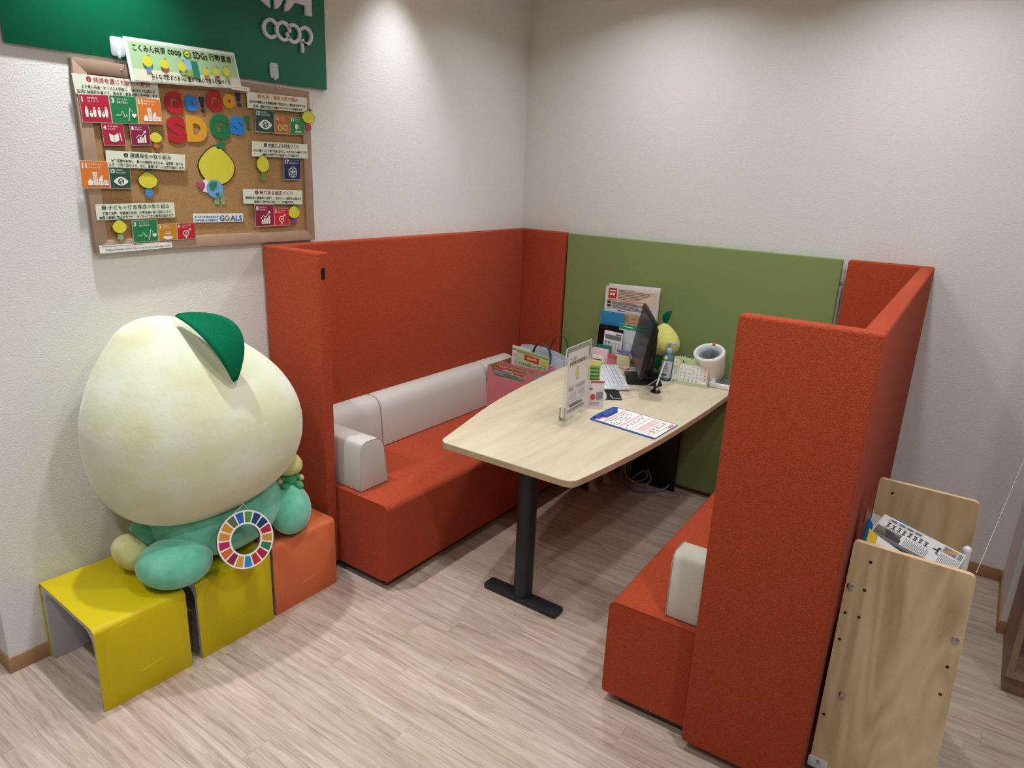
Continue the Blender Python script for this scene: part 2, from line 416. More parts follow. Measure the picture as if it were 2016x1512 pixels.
# ================================================================== table
ZT = .703; TH = .026
t = thing('meeting_table', 'long boat-shaped birch table with black T-foot leg between the sofas', 'table', (1.14, -1.0, 0))
Lx = [(.836, -1.732), (.776, -1.50), (.713, -1.253), (.672, -1.03), (.644, -.814), (.620, -.60), (.609, -.398), (.612, -.2), (.622, -.06)]
Rx = [(1.452, -1.725), (1.487, -1.44), (1.511, -1.148), (1.521, -.897), (1.525, -.6), (1.521, -.3), (1.512, -.06)]
def fillet(a, b, c, r, n=6):
    a, b, c = Vector(a), Vector(b), Vector(c); p = b + (a - b).normalized() * r; q = b + (c - b).normalized() * r
    return [tuple((1 - k / n) ** 2 * p + 2 * (k / n) * (1 - k / n) * b + (k / n) ** 2 * q) for k in range(n + 1)]
def sm2(P): return [(q.x, q.y) for q in smooth_path([(a, b, 0) for a, b in P], 4)]
LL = sm2(Lx); RR = sm2(Rx)
poly = fillet(LL[1], LL[0], RR[0], .04) + fillet(LL[0], RR[0], RR[1], .045) + RR[1:] + LL[:0:-1]
poly = [(a - 1.14, b + 1.0) for a, b in poly]
top = G().prism(poly, ZT - .003, ZT, XY).build('tabletop', TABLEW, t, smooth=True, ang=30)
G().prism(poly, ZT - TH, ZT - .003, XY).build('edge_band', TABLEE, top, smooth=True, ang=30)
px_, py_ = 0.004, -.534
G().lathe([(.040, .020), (.040, ZT - TH - .004)], 32, (px_, py_, 0)).build('leg_pole', BLACKM, t, smooth=True)
G().prism(rrect(-.178, .196, py_ - .045, py_ + .028, .014), .006, .022, XY).build('foot', BLACKM, t, bevel=.002)
for fx in (-.15, .165): G().lathe([(.012, 0), (.014, .002), (.014, .007)], 14, (fx, py_ - .008, 0)).build('glide', BLACK, t)
G().box(-.25, .25, py_ - .05, py_ + .05, ZT - TH - .004, ZT - TH).build('mounting_plate', BLACKM, t)
G().box(.03, .36, .60, .93, ZT - TH - .035, ZT - TH - .001).build('under_tray', BLACK, t, bevel=.004)
G().box(-.19, .085, .895, .925, 0, ZT - TH).build('panel_leg', BLACK, t, bevel=.006)

# ================================================================== cube stools
def stool(loc, rz, W, D, H, hexc, label):
    t = thing('cube_stool', label, 'stool', loc, rz, 'moulded cube stools by the wall')
    f = lambda a, b, c: (a, c, b)             # profile (x, z) extruded along y
    r = .022; th = .026
    def arc(cx, cz, rr, a0, a1, n=5): return [(cx + rr * cos(a0 + (a1 - a0) * k / n), cz + rr * sin(a0 + (a1 - a0) * k / n)) for k in range(n + 1)]
    def outer(o, x0=0, x1=D, z1=H): return [(x0 + o, 0)] + arc(x0 + o + r, z1 - o - r, r, pi, pi / 2) + arc(x1 - o - r, z1 - o - r, r, pi / 2, 0) + [(x1 - o, 0)]
    body_c = M('stool_grey_white', 'B9BCC2', .45, bump=.05, bscale=120)
    ri = .055
    inner = [(D - th, 0)] + arc(D - th - ri, H - th - ri, ri, 0, pi / 2) + arc(th + ri, H - th - ri, ri, pi / 2, pi) + [(th, 0)]
    G().prism(outer(.0035) + inner, .004, W - .004, f).build('shell', body_c, t, bevel=.004, seg=2)
    skin = M('stool_skin_' + hexc, hexc, .45, spec=.3, bump=.06, bscale=160)
    n = len(outer(0))
    sk = G().prism(outer(0) + outer(.0034)[::-1], 0, W, f).build('coloured_skin', skin, t, bevel=.0012, seg=2)
    # softly embossed rounded square and mould mark on the front
    fr = G()
    g2 = lambda a, b, c: (c, a, b)
    fr.prism(rrect(.025, W - .025, .022, H - .02, .05, 8), D - .001, D + .0012, g2)
    fr.prism([(W * .42, .075), (W * .68, .085), (W * .68, .098), (W * .42, .088)], D, D + .002, g2)
    fr.build('front_relief', skin, sk, bevel=.001)
    if 'leftmost' in label:
        gg = G()
        for k in range(4): gg.box(.012, .018, .0035, .0042, H - .05 - .009 * k, H - .046 - .009 * k)
        gg.build('stamp', BLACK, t)
stool((.012, -2.917, 0), -.035, .302, .43, .311, 'D0B90A', 'yellow moulded stool with white open side, leftmost of the row')
stool((.010, -2.588, 0), 0, .308, .437, .311, 'CDB60A', 'yellow moulded stool in the middle of the row, under the hanging ring')
stool((.010, -2.262, 0), 0, .314, .428, .311, 'DC7348', 'orange moulded stool beside the orange sofa end panel')

# ================================================================== plush dolls
CREAM = M('cream_plush', 'E4E7D2', .95, spec=.1, bump=.5, bscale=22, var=.1, vscale=6, hex2='DBDBB2', sheen=.4)
CREAM2 = M('cream_hand_plush', 'E6E2B4', .95, spec=.1, bump=.3, bscale=60, var=.1, vscale=30, hex2='D9D38A', sheen=.3)
TEAL = M('teal_plush', '82CFB4', .95, spec=.1, bump=.4, bscale=40, var=.1, vscale=14, hex2='62BA98', sheen=.45)
LEAFG = M('green_felt', '0B6B48', .95, spec=.1, bump=.5, bscale=400, var=.12, vscale=300)
def leaf(name, base, tip, bulge, width, mat, parent, loc, th=.006):
    """curved felt leaf from base to tip; bulge lifts the middle; width is a vector"""
    base, tip, bulge, width = map(Vector, (base, tip, bulge, width)); n = 16; vs = []; m = 6
    nrm = (tip - base).cross(width).normalized()
    for i in range(n + 1):
        s = i / n; c = base.lerp(tip, s) + bulge * (4 * s * (1 - s)); hw = (sin(pi * min(1, s * .94 + .03)) ** .8)
        for j in range(m + 1):
            q = j / m * 2 - 1
            vs.append(c + width * (q * hw) + nrm * (th * 1.2 * q * q * hw))
    fs = [(i * (m + 1) + j, (i + 1) * (m + 1) + j, (i + 1) * (m + 1) + j + 1, i * (m + 1) + j + 1) for i in range(n) for j in range(m)]
    o = G().add(vs, fs).build(name, mat, parent, loc, smooth=True, ang=80)
    md = o.modifiers.new('thickness', 'SOLIDIFY'); md.thickness = th; md.offset = 0
    return o
P0 = Vector((.30, -2.42, .311))
big = thing('plush_doll', 'huge cream fruit-shaped plush doll with teal body sitting on the stools', 'plush toy', P0)
L = lambda x, y, z: (x - P0.x, y - P0.y, z - P0.z)
prof = [(0, .0), (.12, .003), (.24, .018), (.315, .048), (.365, .095), (.40, .155), (.418, .225), (.42, .29), (.41, .36), (.385, .435), (.345, .505), (.295, .57), (.24, .625), (.185, .672), (.14, .705), (.105, .728), (.07, .742), (.035, .749), (0, .751)]
HC = Vector((.285, -2.435, .525))
def headfn(x, y, z):
    q = Vector((x, y, z))
    k = max(0, q.z - .25)
    q.x *= .64; q.y *= .90; q.z *= .955
    q.y -= .06 * (k / .5) ** 1.6 * .85; q.x -= .06 * (k / .5) ** 1.5
    a = radians(-9); q = Vector((q.x * cos(a) - q.y * sin(a), q.x * sin(a) + q.y * cos(a), q.z))
    c_ = .33; ro = radians(12); dz_ = q.z - c_; q = Vector((q.x, q.y * cos(ro) - dz_ * sin(ro), c_ + q.y * sin(ro) + dz_ * cos(ro)))
    return q + HC - P0
G().lathe([p for p in [(q.x, q.y) for q in smooth_path([(a, b, 0) for a, b in prof], 3)]], 72, fn=headfn).build('head', CREAM, big, smooth=True, ang=80)
leaf('leaf', L(.30, -2.475, 1.243), L(.50, -2.405, 1.035), (.055, .028, .050), (.008, .052, .022), LEAFG, big, (0, 0, 0), .006)
squash = lambda zmin: (lambda p: Vector((p.x, p.y, max(p.z, zmin + .02 * (p.z - zmin)))))
G().ellip(L(.27, -2.375, .47), (.205, .255, .16), nu=40, nv=26, fn=squash(-.156)).build('body', TEAL, big, smooth=True, ang=80)
d1 = Vector((.57, .82, 0)); d2 = Vector((.82, -.57, 0))
Rm = Matrix((d1, d2, (0, 0, 1))).transposed()
G().ellip(L(.375, -2.615, .385), (.125, .115, .083), Rm, 36, 24, fn=squash(-.0735)).build('leg', TEAL, big, smooth=True, ang=80)
G().ellip(L(.375, -2.125, .405), (.085, .125, .098), Rm, 36, 24, fn=squash(-.0935)).build('leg', TEAL, big, smooth=True, ang=80)
sl = smooth_path([L(.22, -2.53, .53), L(.215, -2.585, .475), L(.205, -2.635, .43)], 5)
G().tube(sl, [.06 + .004 * sin(i) for i in range(len(sl))], 24).build('sleeve', TEAL, big, smooth=True, ang=80)
G().ellip(L(.205, -2.672, .388), (.062, .060, .085), Matrix.Rotation(radians(38), 3, 'X'), 28, 20).build('hand', CREAM2, big, smooth=True, ang=80)
# colour-wheel ring hanging on the chest
RC = Vector((.545, -2.44, .462)); nrm = Vector((.93, -.12, .34)).normalized()
ring = thing('cardboard_ring', 'round colour-wheel cardboard ring hanging in front of the big plush doll', 'ring', RC)
ey = (Vector((0, 0, 1)) - nrm * nrm.z).normalized(); ex = ey.cross(nrm)
W3 = lambda a, b, c: tuple(ex * a + ey * b + nrm * c)
def annulus(g, r0, r1, c0, c1, n=64):
    vs = []; fs = []
    for k in range(n):
        a = 2 * pi * k / n
        for rr, cc in ((r0, c0), (r1, c0), (r1, c1), (r0, c1)): vs.append(W3(rr * cos(a), rr * sin(a), cc))
    for k in range(n):
        j = (k + 1) % n
        for q in range(4): fs.append((k * 4 + q, j * 4 + q, j * 4 + (q + 1) % 4, k * 4 + (q + 1) % 4))
    g.add(vs, fs)
g = G(); annulus(g, .0535, .103, -.012, 0); g.build('cardboard', M('kraft_board', '7B6A58', .9), ring, smooth=True, ang=40)
g = G(); annulus(g, .0535, .103, 0, .0006); g.build('paper_face', PAPER, ring)
seg = ['2E5FB0', '57913F', '1F3A6E', '1C3664', 'B0223F', 'C99234', '2E7A46', 'A81F40', 'C22B30', '2C86CC', 'D39A33', '8A1F3C', 'D06A30', 'B62058', 'D08A34', 'D18F35', '586B45']
for k, h in enumerate(seg):
    a = pi / 2 - 2 * pi * (k - .1) / 17; hw = 2 * pi / 17 / 2 * .82; g = G(); vs = []
    for q in range(5):
        b = a - hw + 2 * hw * q / 4; vs += [W3(.060 * cos(b), .060 * sin(b), .0010), W3(.0975 * cos(b), .0975 * sin(b), .0010)]
    g.add(vs, [(2 * q, 2 * q + 1, 2 * q + 3, 2 * q + 2) for q in range(4)]); g.build('colour_segment', M('seg_' + h, h, .7), ring, fix=False)
kn = Vector((.50, -2.41, .575)) - RC
G().tube([kn, tuple(Vector(W3(-.02, .10, -.003)))], .0009, 5).tube([kn, tuple(Vector(W3(.035, .097, -.003)))], .0009, 5).tube([kn, Vector((.40, -2.50, .60)) - RC], .0009, 5).tube([kn, Vector((.42, -2.36, .62)) - RC], .0009, 5).build('thread', M('nylon_thread', 'DDE6E0', .4), ring)

def small_doll(name, label, base, sc, faceyaw, bodyhex, headhex, with_leaf, legs=True):
    t = thing(name, label, 'plush toy', base, faceyaw)
    HM = M('plush_' + headhex, headhex, .95, spec=.1, bump=.3, bscale=80, var=.06, vscale=25, sheen=.3); BM = M('plush_' + bodyhex, bodyhex, .95, spec=.1, bump=.3, bscale=90, var=.1, vscale=40, sheen=.3)
    S = lambda *p: tuple(v * sc for v in p)
    pr = [(0, 0), (.25, .01), (.36, .06), (.44, .16), (.47, .28), (.46, .40), (.41, .52), (.33, .64), (.22, .76), (.12, .84), (.05, .88), (0, .885)]
    G().lathe([(a * sc, b * sc) for a, b in pr], 32, S(0, 0, .52), sx=.88).build('head', HM, t, smooth=True, ang=80)
    G().ellip(S(0, 0, .33), S(.24, .26, .28), nu=24, nv=16).build('body', BM, t, smooth=True, ang=80)
    if legs:
        for sg in (-1, 1):
            G().ellip(S(.28, sg * .24, .14), S(.20, .14, .14), nu=20, nv=14).build('leg', BM, t, smooth=True, ang=80)
            a = G().tube([S(0.05, sg * .2, .42), S(.1, sg * .33, .36)], [.085 * sc, .09 * sc], 14).build('arm', BM, t, smooth=True, ang=80)
            G().ellip(S(.12, sg * .37, .33), S(.1, .1, .11), nu=16, nv=12).build('hand', HM, a, smooth=True, ang=80)
    if with_leaf: leaf('leaf', S(0, 0, 1.38), S(.02, .16, 1.78), S(.02, -.07, 0), S(.02, .11, -.03), LEAFG, t, (0, 0, 0), .004)
    return t
small_doll('plush_doll', 'tiny yellow plush doll with green body sitting on the big doll’s leg', (.350, -2.098, .484), .115, radians(-20), '4FB07E', 'D9D489', False)

# ================================================================== magazine rack
RX0, RX1, RY0, RY1, RH = 2.369, 2.655, -1.765, -1.222, .82
rk = thing('magazine_rack', 'maple magazine rack holding newspapers, beside the right sofa', 'rack', ((RX0 + RX1) / 2, (RY0 + RY1) / 2, 0))
O = Vector(((RX0 + RX1) / 2, (RY0 + RY1) / 2, 0))
def rpanel(y0, y1, dx):
    x0, x1 = RX0 - O.x + dx, RX1 - O.x + dx; z0 = .055
    fn = lambda a, b, c: (a, c, b)
    p = [(x0, z0), (x1 + .028, z0)] + fillet((x1 + .028, z0), (x1, RH), (x0, RH), .018, 4) + fillet((x1, RH), (x0, RH), (x0, z0), .012, 4)
    o = G().prism(p, y0 - O.y, y1 - O.y, fn).build('side_panel', RACKW, rk)
    q = [(a, b) for a, b in p if b > .3]
    top = G()
    # edge banding strip along the top and the sides
    n = len(p); ins = [(a + (.0008 if a < 0 else -.0008), b - .0008) for a, b in p]
    ring_ = [(a * 1.0, b) for a, b in p]
    for i in range(1, n):
        a, b = p[i], p[(i + 1) % n]
        dv = Vector(b) - Vector(a)
        if dv.length < 1e-6: continue
        nn = Vector((dv.y, -dv.x)).normalized() * .0008
        top.prism([a, b, (b[0] + nn.x, b[1] + nn.y), (a[0] + nn.x, a[1] + nn.y)], y0 - O.y, y1 - O.y, fn)
    top.build('edge_band', RACKE, o)
    return o
pn = rpanel(RY0, RY0 + .016, .002); pf = rpanel(RY1 - .016, RY1, -.014)
yn = RY0 - O.y
for (px, py, big_) in ((1714, 1107, 0), (1702, 1162, 0), (1664, 1206, 0), (1691, 1215, 0), (1653, 1258, 0), (1622, 1406, 0), (1865, 1313, 0), (1851, 1367, 0), (1674, 1154, 1), (1880, 1260, 1), (1658, 1368, 1)):
    p = at(px, py, y=RY0) - O
    if big_:
        G().lathe([(.0095, 0), (.0095, .002), (.007, .004), (.004, .004), (.003, .002), (0, .002)], 18, fn=lambda x, y, z, p=p: (p.x + x, yn - z, p.z + y)).build('screw', STEEL, pn, smooth=True, ang=40)
    else:
        G().lathe([(.0045, 0.0002), (.0045, .0004), (0, .0004)], 12, fn=lambda x, y, z, p=p: (p.x + x, yn - z, p.z + y)).build('peg_hole', BLACK, pn)
p = at(1757, 971, y=RY1 - .016) - O
G().lathe([(.0045, .0002), (.0045, .0004), (0, .0004)], 12, fn=lambda x, y, z: (p.x + x, RY1 - .016 - O.y - z, p.z + y)).build('peg_hole', BLACK, pf)
br = G().prism(rrect(RX0 - O.x - .004, RX0 - O.x + .052, .05, .088, .006), yn - .002, yn - .0001, lambda a, b, c: (a, c, b)).build('corner_bracket', M('bracket_grey_white', 'CDD3DB', .4), rk, bevel=.0006)
G().lathe([(.006, 0), (.006, .002), (.003, .0035), (0, .0035)], 14, fn=lambda x, y, z: (RX0 - O.x + .026 + x, yn - .002 - z, .077 + y)).build('screw', STEEL, br, smooth=True)
for cx in (RX0 - O.x + .03, RX1 - O.x - .01):
    for cy in (yn + .03, -yn - .03):
        G().lathe([(.022, -.012), (.024, -.008), (.024, .008), (.022, .012)], 20, fn=lambda x, y, z: (cx + z, cy + x, .0245 + y)).box(cx - .012, cx + .012, cy - .012, cy + .012, .04, .056).build('caster', BLACK, rk, smooth=True)
# back board and sloped shelf that carry the papers
def slab(name, mat, p0, p1, th, x0, x1, par=rk, bevel=.001):
    a = Vector((0, *p0)); b = Vector((0, *p1)); n = Vector((1, 0, 0)).cross((b - a)).normalized() * th
    q = [(a.y, a.z), (b.y, b.z), (b.y + n.y, b.z + n.z), (a.y + n.y, a.z + n.z)]
    return G().prism(q, x0, x1, lambda u, v, c: (c, u, v)).build(name, mat, par, bevel=bevel)
xa, xb = RX0 - O.x + .012, RX1 - O.x - .016
slab('shelf', RACKW, (yn + .02, .50), (-yn - .02, .50), .014, xa, xb)
slab('shelf', RACKW, (yn + .02, .10), (-yn - .02, .10), .014, xa, xb)
G().box(xb - .0, xb + .012, yn + .017, -yn - .017, .09, .46).build('lattice_back', RACKW, rk)
for xx, yy, zz in ((RX1 - O.x - .02, yn + .42, .70), (RX0 - O.x + .03, yn + .36, .74)):
    G().tube([(xx, yy, .516), (xx, yy, zz)], .013, 16).ellip((xx, yy, zz), (.013, .013, .013), nu=16, nv=8).build('holder_rod', WHITEP, rk, smooth=True)
# newspaper: a folded, slightly bowed pack leaning back in the rack
def pack(name, label, cat, c4, th, mat, bow=0., n=10):
    """c4: TL TR BR BL world; slightly bowed sheet pack with thickness"""
    c = [Vector(p) for p in c4]; o = sum(c, Vector()) / 4; nn = (c[3] - c[0]).cross(c[1] - c[0]).normalized()
    if nn.dot(CAM - o) < 0: nn = -nn
    vs = []
    for back in (0, 1):
        for i in range(n + 1):
            for v in (0, 1):
                u = i / n; p = c[0].lerp(c[1], u).lerp(c[3].lerp(c[2], u), v) + nn * (bow * 4 * u * (1 - u)) - nn * (th * back) - o
                vs.append(p)
    fs = []; K = 2 * (n + 1)
    for i in range(n):
        a = 2 * i
        fs += [(a, a + 1, a + 3, a + 2), (K + a, K + a + 2, K + a + 3, K + a + 1), (a, a + 2, K + a + 2, K + a), (a + 1, K + a + 1, K + a + 3, a + 3)]
    fs += [(0, K, K + 1, 1), (2 * n, 2 * n + 1, K + 2 * n + 1, K + 2 * n)]
    ob = G().add(vs, fs).build(name, mat, None, o, smooth=True, ang=40)
    tag(ob, label, cat)
    return ob
NEWS = M('newsprint', 'D9D9D8', .85); INK = M('ink_black', '26262A', .8); INKG = M('ink_grey', '8A8A90', .8); INKM = M('ink_mid', '5B5B60', .8)
nTL = at(1742, 1012, y=-1.43); nTR = at(1902, 1094, y=-1.41)
down = at(1716, 1044, y=-1.525) - nTL
ns = Sheet('newspaper', [nTL, nTR, nTR + down, nTL + down], NEWS, 'folded newspaper lying slanted in the maple magazine rack', 'newspaper', thick=.012)
ns.rect('headline_band', .07, .06, .50, .22, M('band_grey', 'B9B9BC', .8)); ns.rects('band_text', [(.11 + .1 * k, .10, .18 + .1 * k, .18) for k in range(4)], INKM)
ns.text('一致', .66, .22, .75, .62, INK, .03, 'headline')
for k in range(8):
    a, b = .09 + .066 * k, .28 + .015 * (k % 2); ns.k = 2
    ns.rects('headline', [(a, b, a + .042, b + .035), (a + .004, b + .08, a + .04, b + .11), (a + (.0 if k % 3 else .006), b + .17, a + .044, b + .205), (a + .016 + .006 * (k % 3), b, a + .025 + .006 * (k % 3), b + .205)], INK)
ns.rects('body_text', [(.36 + .018 * i, .55 + .12 * (i % 2), .368 + .018 * i, .97) for i in range(16)] + [(.76 + .018 * i, .45, .768 + .018 * i, .97) for i in range(13)] + [(.08 + .05 * i, .52, .12 + .05 * i, .55) for i in range(5)], INKG)
ns.rect('picture', .01, .60, .31, .99, M('news_photo', '8E8A6A', .8, var=.2, vscale=30, hex2='5A554A'))
ns.polys('picture', [[(.12, .64), (.22, .66), (.33, .84), (.33, .99), (.16, .99)]], M('news_suit', '3A3C46', .8))
ns.rect('picture', .76, .08, .92, .36, M('news_colour', '6A58A0', .8, var=.6, vscale=90, hex2='C2A23A'))
ns.rects('small_text', [(.935 + .018 * i, .10, .945 + .018 * i, .40) for i in range(3)], INKM)
def slat_sheet(name, label, cat, pts, mat, th=.004):
    return Sheet(name, pts, mat, label, cat, thick=th)
a_ = at(1718, 1010, y=-1.42); b_ = at(1752, 1026, y=-1.40)
slat_sheet('plastic_bag', 'white plastic sleeve standing behind the folded newspaper', 'sleeve', [a_, b_, b_ + Vector((.0, -.03, -.22)), a_ + Vector((0, -.03, -.22))], M('white_sleeve', 'D8D6D6', .35), .006)
bl = Sheet('brochure', [at(1709, 1014, y=-1.56), at(1718, 1032, y=-1.585), at(1718, 1032, y=-1.585) + Vector((0, -.05, -.2)), at(1709, 1014, y=-1.56) + Vector((0, -.12, -.2))], M('brochure_blue', '1F7FC2', .5), 'blue brochure with white bars at the left of the rack', 'brochure', thick=.003)
bl.rects('white_bars', [(.35, .04 + .05 * i, .75, .065 + .05 * i) for i in range(9)], PAPER)
w1 = at(1722, 1050, y=-1.60); w2 = at(1790, 1098, y=-1.58)
slat_sheet('leaflet', 'white leaflet lying below the newspaper in the rack', 'leaflet', [w1, w2, w2 + Vector((0, -.1, -.12)), w1 + Vector((0, -.1, -.12))], PAPER, .003)
y1 = at(1712, 1040, y=-1.63); y2 = at(1728, 1055, y=-1.63)
slat_sheet('leaflet', 'yellow leaflet corner between blue brochure and white leaflet', 'leaflet', [y1, y2, y2 + Vector((0, -.06, -.12)), y1 + Vector((0, -.06, -.12))], M('leaf_yellow', 'E8C733', .6), .003)
c1 = at(1764, 1021, y=-1.36); c2 = at(1800, 1040, y=-1.36)
slat_sheet('pamphlet', 'light blue pamphlet peeking out behind the newspaper', 'pamphlet', [c1, c2, c2 + Vector((0, -.05, -.25)), c1 + Vector((0, -.05, -.25))], M('pamphlet_blue', '3E9AD6', .6), .004)
r1 = at(1724, 970, y=-1.55); r2 = at(1706, 1005, y=-1.66)
slat_sheet('folder', 'dark red folder standing between the right sofa and the rack', 'folder', [r2, r1, r1 + Vector((0, 0, -.25)), r2 + Vector((0, 0, -.25))], M('folder_red', '7A1420', .4), .003)
q1 = at(1714, 1003, y=-1.56); q2 = at(1690, 1060, y=-1.70)
slat_sheet('sleeve', 'grey translucent plastic sleeve beside the blue brochure', 'sleeve', [q2 + Vector((0, .02, .03)), q1, q1 + Vector((0, 0, -.2)), q2 + Vector((0, 0, -.16))], M('grey_film', '8B8486', .2, trans=.5), .002)

# ================================================================== cabinet and string at the right edge
cb = thing('open_cabinet', 'brown oak cabinet with an open shelf at the right edge', 'cabinet', (2.85, -.92, 0))
CB2 = M('cabinet_face', '9A7E69', .5, var=.06, vscale=14, stretch=(10, 10, 1))
G().box(0, .8, .02, .42, 0, .075).build('plinth', CABW, cb, bevel=.002)
G().box(0, .02, 0, .42, .075, 1.1).build('side_panel', CABW, cb, bevel=.001)
G().box(.78, .8, 0, .42, .075, 1.1).build('side_panel', CABW, cb, bevel=.001)
G().box(.02, .78, .0, .42, .075, .10).build('bottom_panel', CABW, cb, bevel=.001)
G().box(.02, .78, .40, .42, .10, 1.08).build('back_panel', CABW, cb)
G().box(0.02, .78, 0, .42, 1.08, 1.10).build('top_panel', CABW, cb, bevel=.001)
G().box(.02, .78, .02, .40, .56, .58).build('shelf', CABW, cb)
G().box(0, .02, -.002, 0, .075, 1.1).box(.02, .78, -.002, 0, .075, .10).build('front_edge', CB2, cb)
s0 = at(1922, 1128, y=-1.765); s1 = at(2016, 905, y=-.93) ; s1 = s1 + (s1 - s0) * .12
tag(G().tube([s0 - s0, s1 - s0], .0007, 6).build('string', M('string_white', 'CFC8C4', .6), None, s0), 'thin pale string running up from the rack corner to the cabinet', 'string')
# ================================================================== green sign with raised white lettering
SG = M('sign_green', '00714C', .35, spec=.5)
sx = .012
sg = thing('wall_sign', 'large green wall sign with raised white lettering above the cork board', 'sign', (0, -2.154, 2.06))
G().box(.0005, sx, -.608, .606, 0, .62).build('panel', SG, sg, bevel=.001)
SGO = Vector((0, -2.154, 2.06))
LET = M('sign_letter_white', 'E6E9F4', .4)
def spx(cx, cy): return at(480 + cx / 11.2, cy / 11.2, x=sx) - SGO
def raised(name, polys):
    g = G()
    for P in polys:
        g.prism([(p.y, p.z) for p in P], sx, sx + .012, lambda a, b, c: (c, a, b))
    return g.build(name, LET, sg, bevel=.0012, seg=2)
def stroke(pts, w):
    P = smooth_path([spx(*p) for p in pts], 5); vs = []; L = []; R = []
    for i, p in enumerate(P):
        t = P[min(i + 1, len(P) - 1)] - P[max(i - 1, 0)]; t.normalize(); n = Vector((0, -t.z, t.y)) * w / 2; L.append(p + n); R.append(p - n)
    def cap(p, t0):
        a = math.atan2(t0.z, t0.y); return [Vector((p.x, p.y + w / 2 * cos(a + q), p.z + w / 2 * sin(a + q))) for q in [pi / 2 - pi * k / 6 for k in range(1, 6)]]
    e = cap(P[-1], P[-1] - P[-2]); s = cap(P[0], P[0] - P[1])
    return L + e + R[::-1] + s
WS = .0128
raised('letter_c', [stroke([(665, 510), (620, 460), (560, 435), (500, 445), (445, 490), (415, 560), (415, 630), (440, 710), (490, 780), (550, 820), (600, 830), (655, 800)], WS)])
raised('letter_o', [stroke([(985, 690), (960, 610), (915, 540), (850, 500), (790, 500), (735, 535), (700, 600), (700, 680), (730, 770), (790, 840), (850, 880), (900, 880), (945, 850)], WS)])
raised('letter_o', [stroke([(925, 745), (950, 820), (1000, 885), (1060, 925), (1110, 930), (1170, 890), (1200, 810), (1200, 720), (1170, 640), (1120, 580), (1050, 550), (995, 565), (972, 590)], WS)])
raised('letter_p', [stroke([(1240, 640), (1300, 608), (1360, 630), (1420, 690), (1455, 770), (1455, 860), (1420, 940), (1370, 980), (1320, 975), (1280, 930), (1262, 895), (1264, 990), (1270, 1130)], WS)])
for P in ([(548, 180), (500, 130), (420, 65), (345, 0), (270, -120), (250, -300), (535, -300), (540, 0)], [(655, 212), (640, 0), (635, -300), (860, -300), (860, -120), (830, 0), (780, 110), (720, 180)],
          [(878, 265), (872, 120), (900, 60), (915, 0), (925, -200), (1440, -200), (1455, 0), (1465, 375), (1325, 340), (1320, 125), (1075, 55), (1060, 90), (1010, 170), (950, 235)]):
    raised('letter_stroke', [[spx(*q) for q in P]])

# ================================================================== cork board
BX = .004
Y0, Y1, Z0, Z1 = -2.584, -1.652, 1.430, 2.044
bd = thing('cork_board', 'cork notice board in a wooden frame hung under the green sign', 'notice board', (BX, (Y0 + Y1) / 2, Z0))
yo, zo = (Y0 + Y1) / 2, Z0
FWD = .042
G().box(.002, .010, Y0 - yo + .02, Y1 - yo - .02, .02, Z1 - Z0 - .02).build('cork_sheet', CORK, bd)
def rail(P): G().prism(P, 0, .018, lambda a, b, c: (c, a, b)).build('frame_rail', FRAMEW, bd, bevel=.0015)
a0, a1, b0, b1 = Y0 - yo, Y1 - yo, 0, Z1 - Z0
rail([(a0, b0), (a1, b0), (a1 - FWD, FWD), (a0 + FWD, FWD)]); rail([(a0, b1), (a0 + FWD, b1 - FWD), (a1 - FWD, b1 - FWD), (a1, b1)])
rail([(a0, b0), (a0 + FWD, FWD), (a0 + FWD, b1 - FWD), (a0, b1)]); rail([(a1, b0), (a1, b1), (a1 - FWD, b1 - FWD), (a1 - FWD, FWD)])
# adhesive hooks
def hook(cx, cy, w, h, label):
    c = at(cx, cy, x=sx + .004); t = thing('adhesive_hook', label, 'hook', (sx, c.y, c.z), 0, 'white adhesive hooks on the sign')
    G().prism(rrect(-w / 2, w / 2, -h / 2, h / 2, .010), .0003, .006, lambda a, b, c_: (c_, a, b)).build('plate', M('hook_white', 'C9CED6', .5), t, bevel=.0015)
    G().box(.006, .011, -.005, .005, -h / 2 - .006, -h / 2 + .014)  .build('socket', M('hook_white'), t, bevel=.0015)
    G().tube(smooth_path([(.008, 0, -h / 2), (.008, 0, -h / 2 - .030), (.012, 0, -h / 2 - .042), (.024, .004, -h / 2 - .040), (.028, .006, -h / 2 - .022)], 5), .0016, 8).build('wire_hook', CHROME, t, smooth=True)
hook(231.5, 92, .046, .060, 'white adhesive hook beside the left end of the long banner')
hook(539.5, 139, .040, .058, 'white adhesive hook right of the banner, near the sign corner')

CREAMP = M('card_cream', 'E3E8D2', .6); TXT = M('print_black', '1E1E1C', .7)
def board_sheet(name, pts, mat, label, cat, depth, group=None, thick=.0005):
    return Sheet(name, [at(x, y, x=depth) for x, y in pts], mat, label, cat, group, thick)
DS = .0245
HEAD = 'printed headline cards on the cork board'
def card(pts, num, title, l1, l2, hexc, label, box1, box2, tb, depth=DS):
    s = board_sheet('headline_card', pts, CREAMP, label, 'card', depth, HEAD)
    m = M('print_' + hexc, hexc, .7)
    s.text(num, tb[0], .08, tb[0] + .055, .36, m, .0, 'number_disc', 2)
    s.text(title, tb[0] + .075, .08, tb[1], .37, m, .015, 'title')
    s.text(l1, box1[0], .50, box1[1], .69, TXT, .02); s.text(l2, box2[0], .76, box2[1], .95, TXT, .02)
    return s
card([(140.3, 143.3), (310, 162), (314.5, 195.6), (149, 184.3)], '❶', '共済を通じた安心の提供', 'より良い共済・サービスの提供と、一人ひとりに応じた', '生活保障設計を通じて、組合員と家族の安心を提供します。', 'B0233C', 'cream card with red headline 1, top left of the cork board', (.08, .95), (.02, .99), (.15, .90))
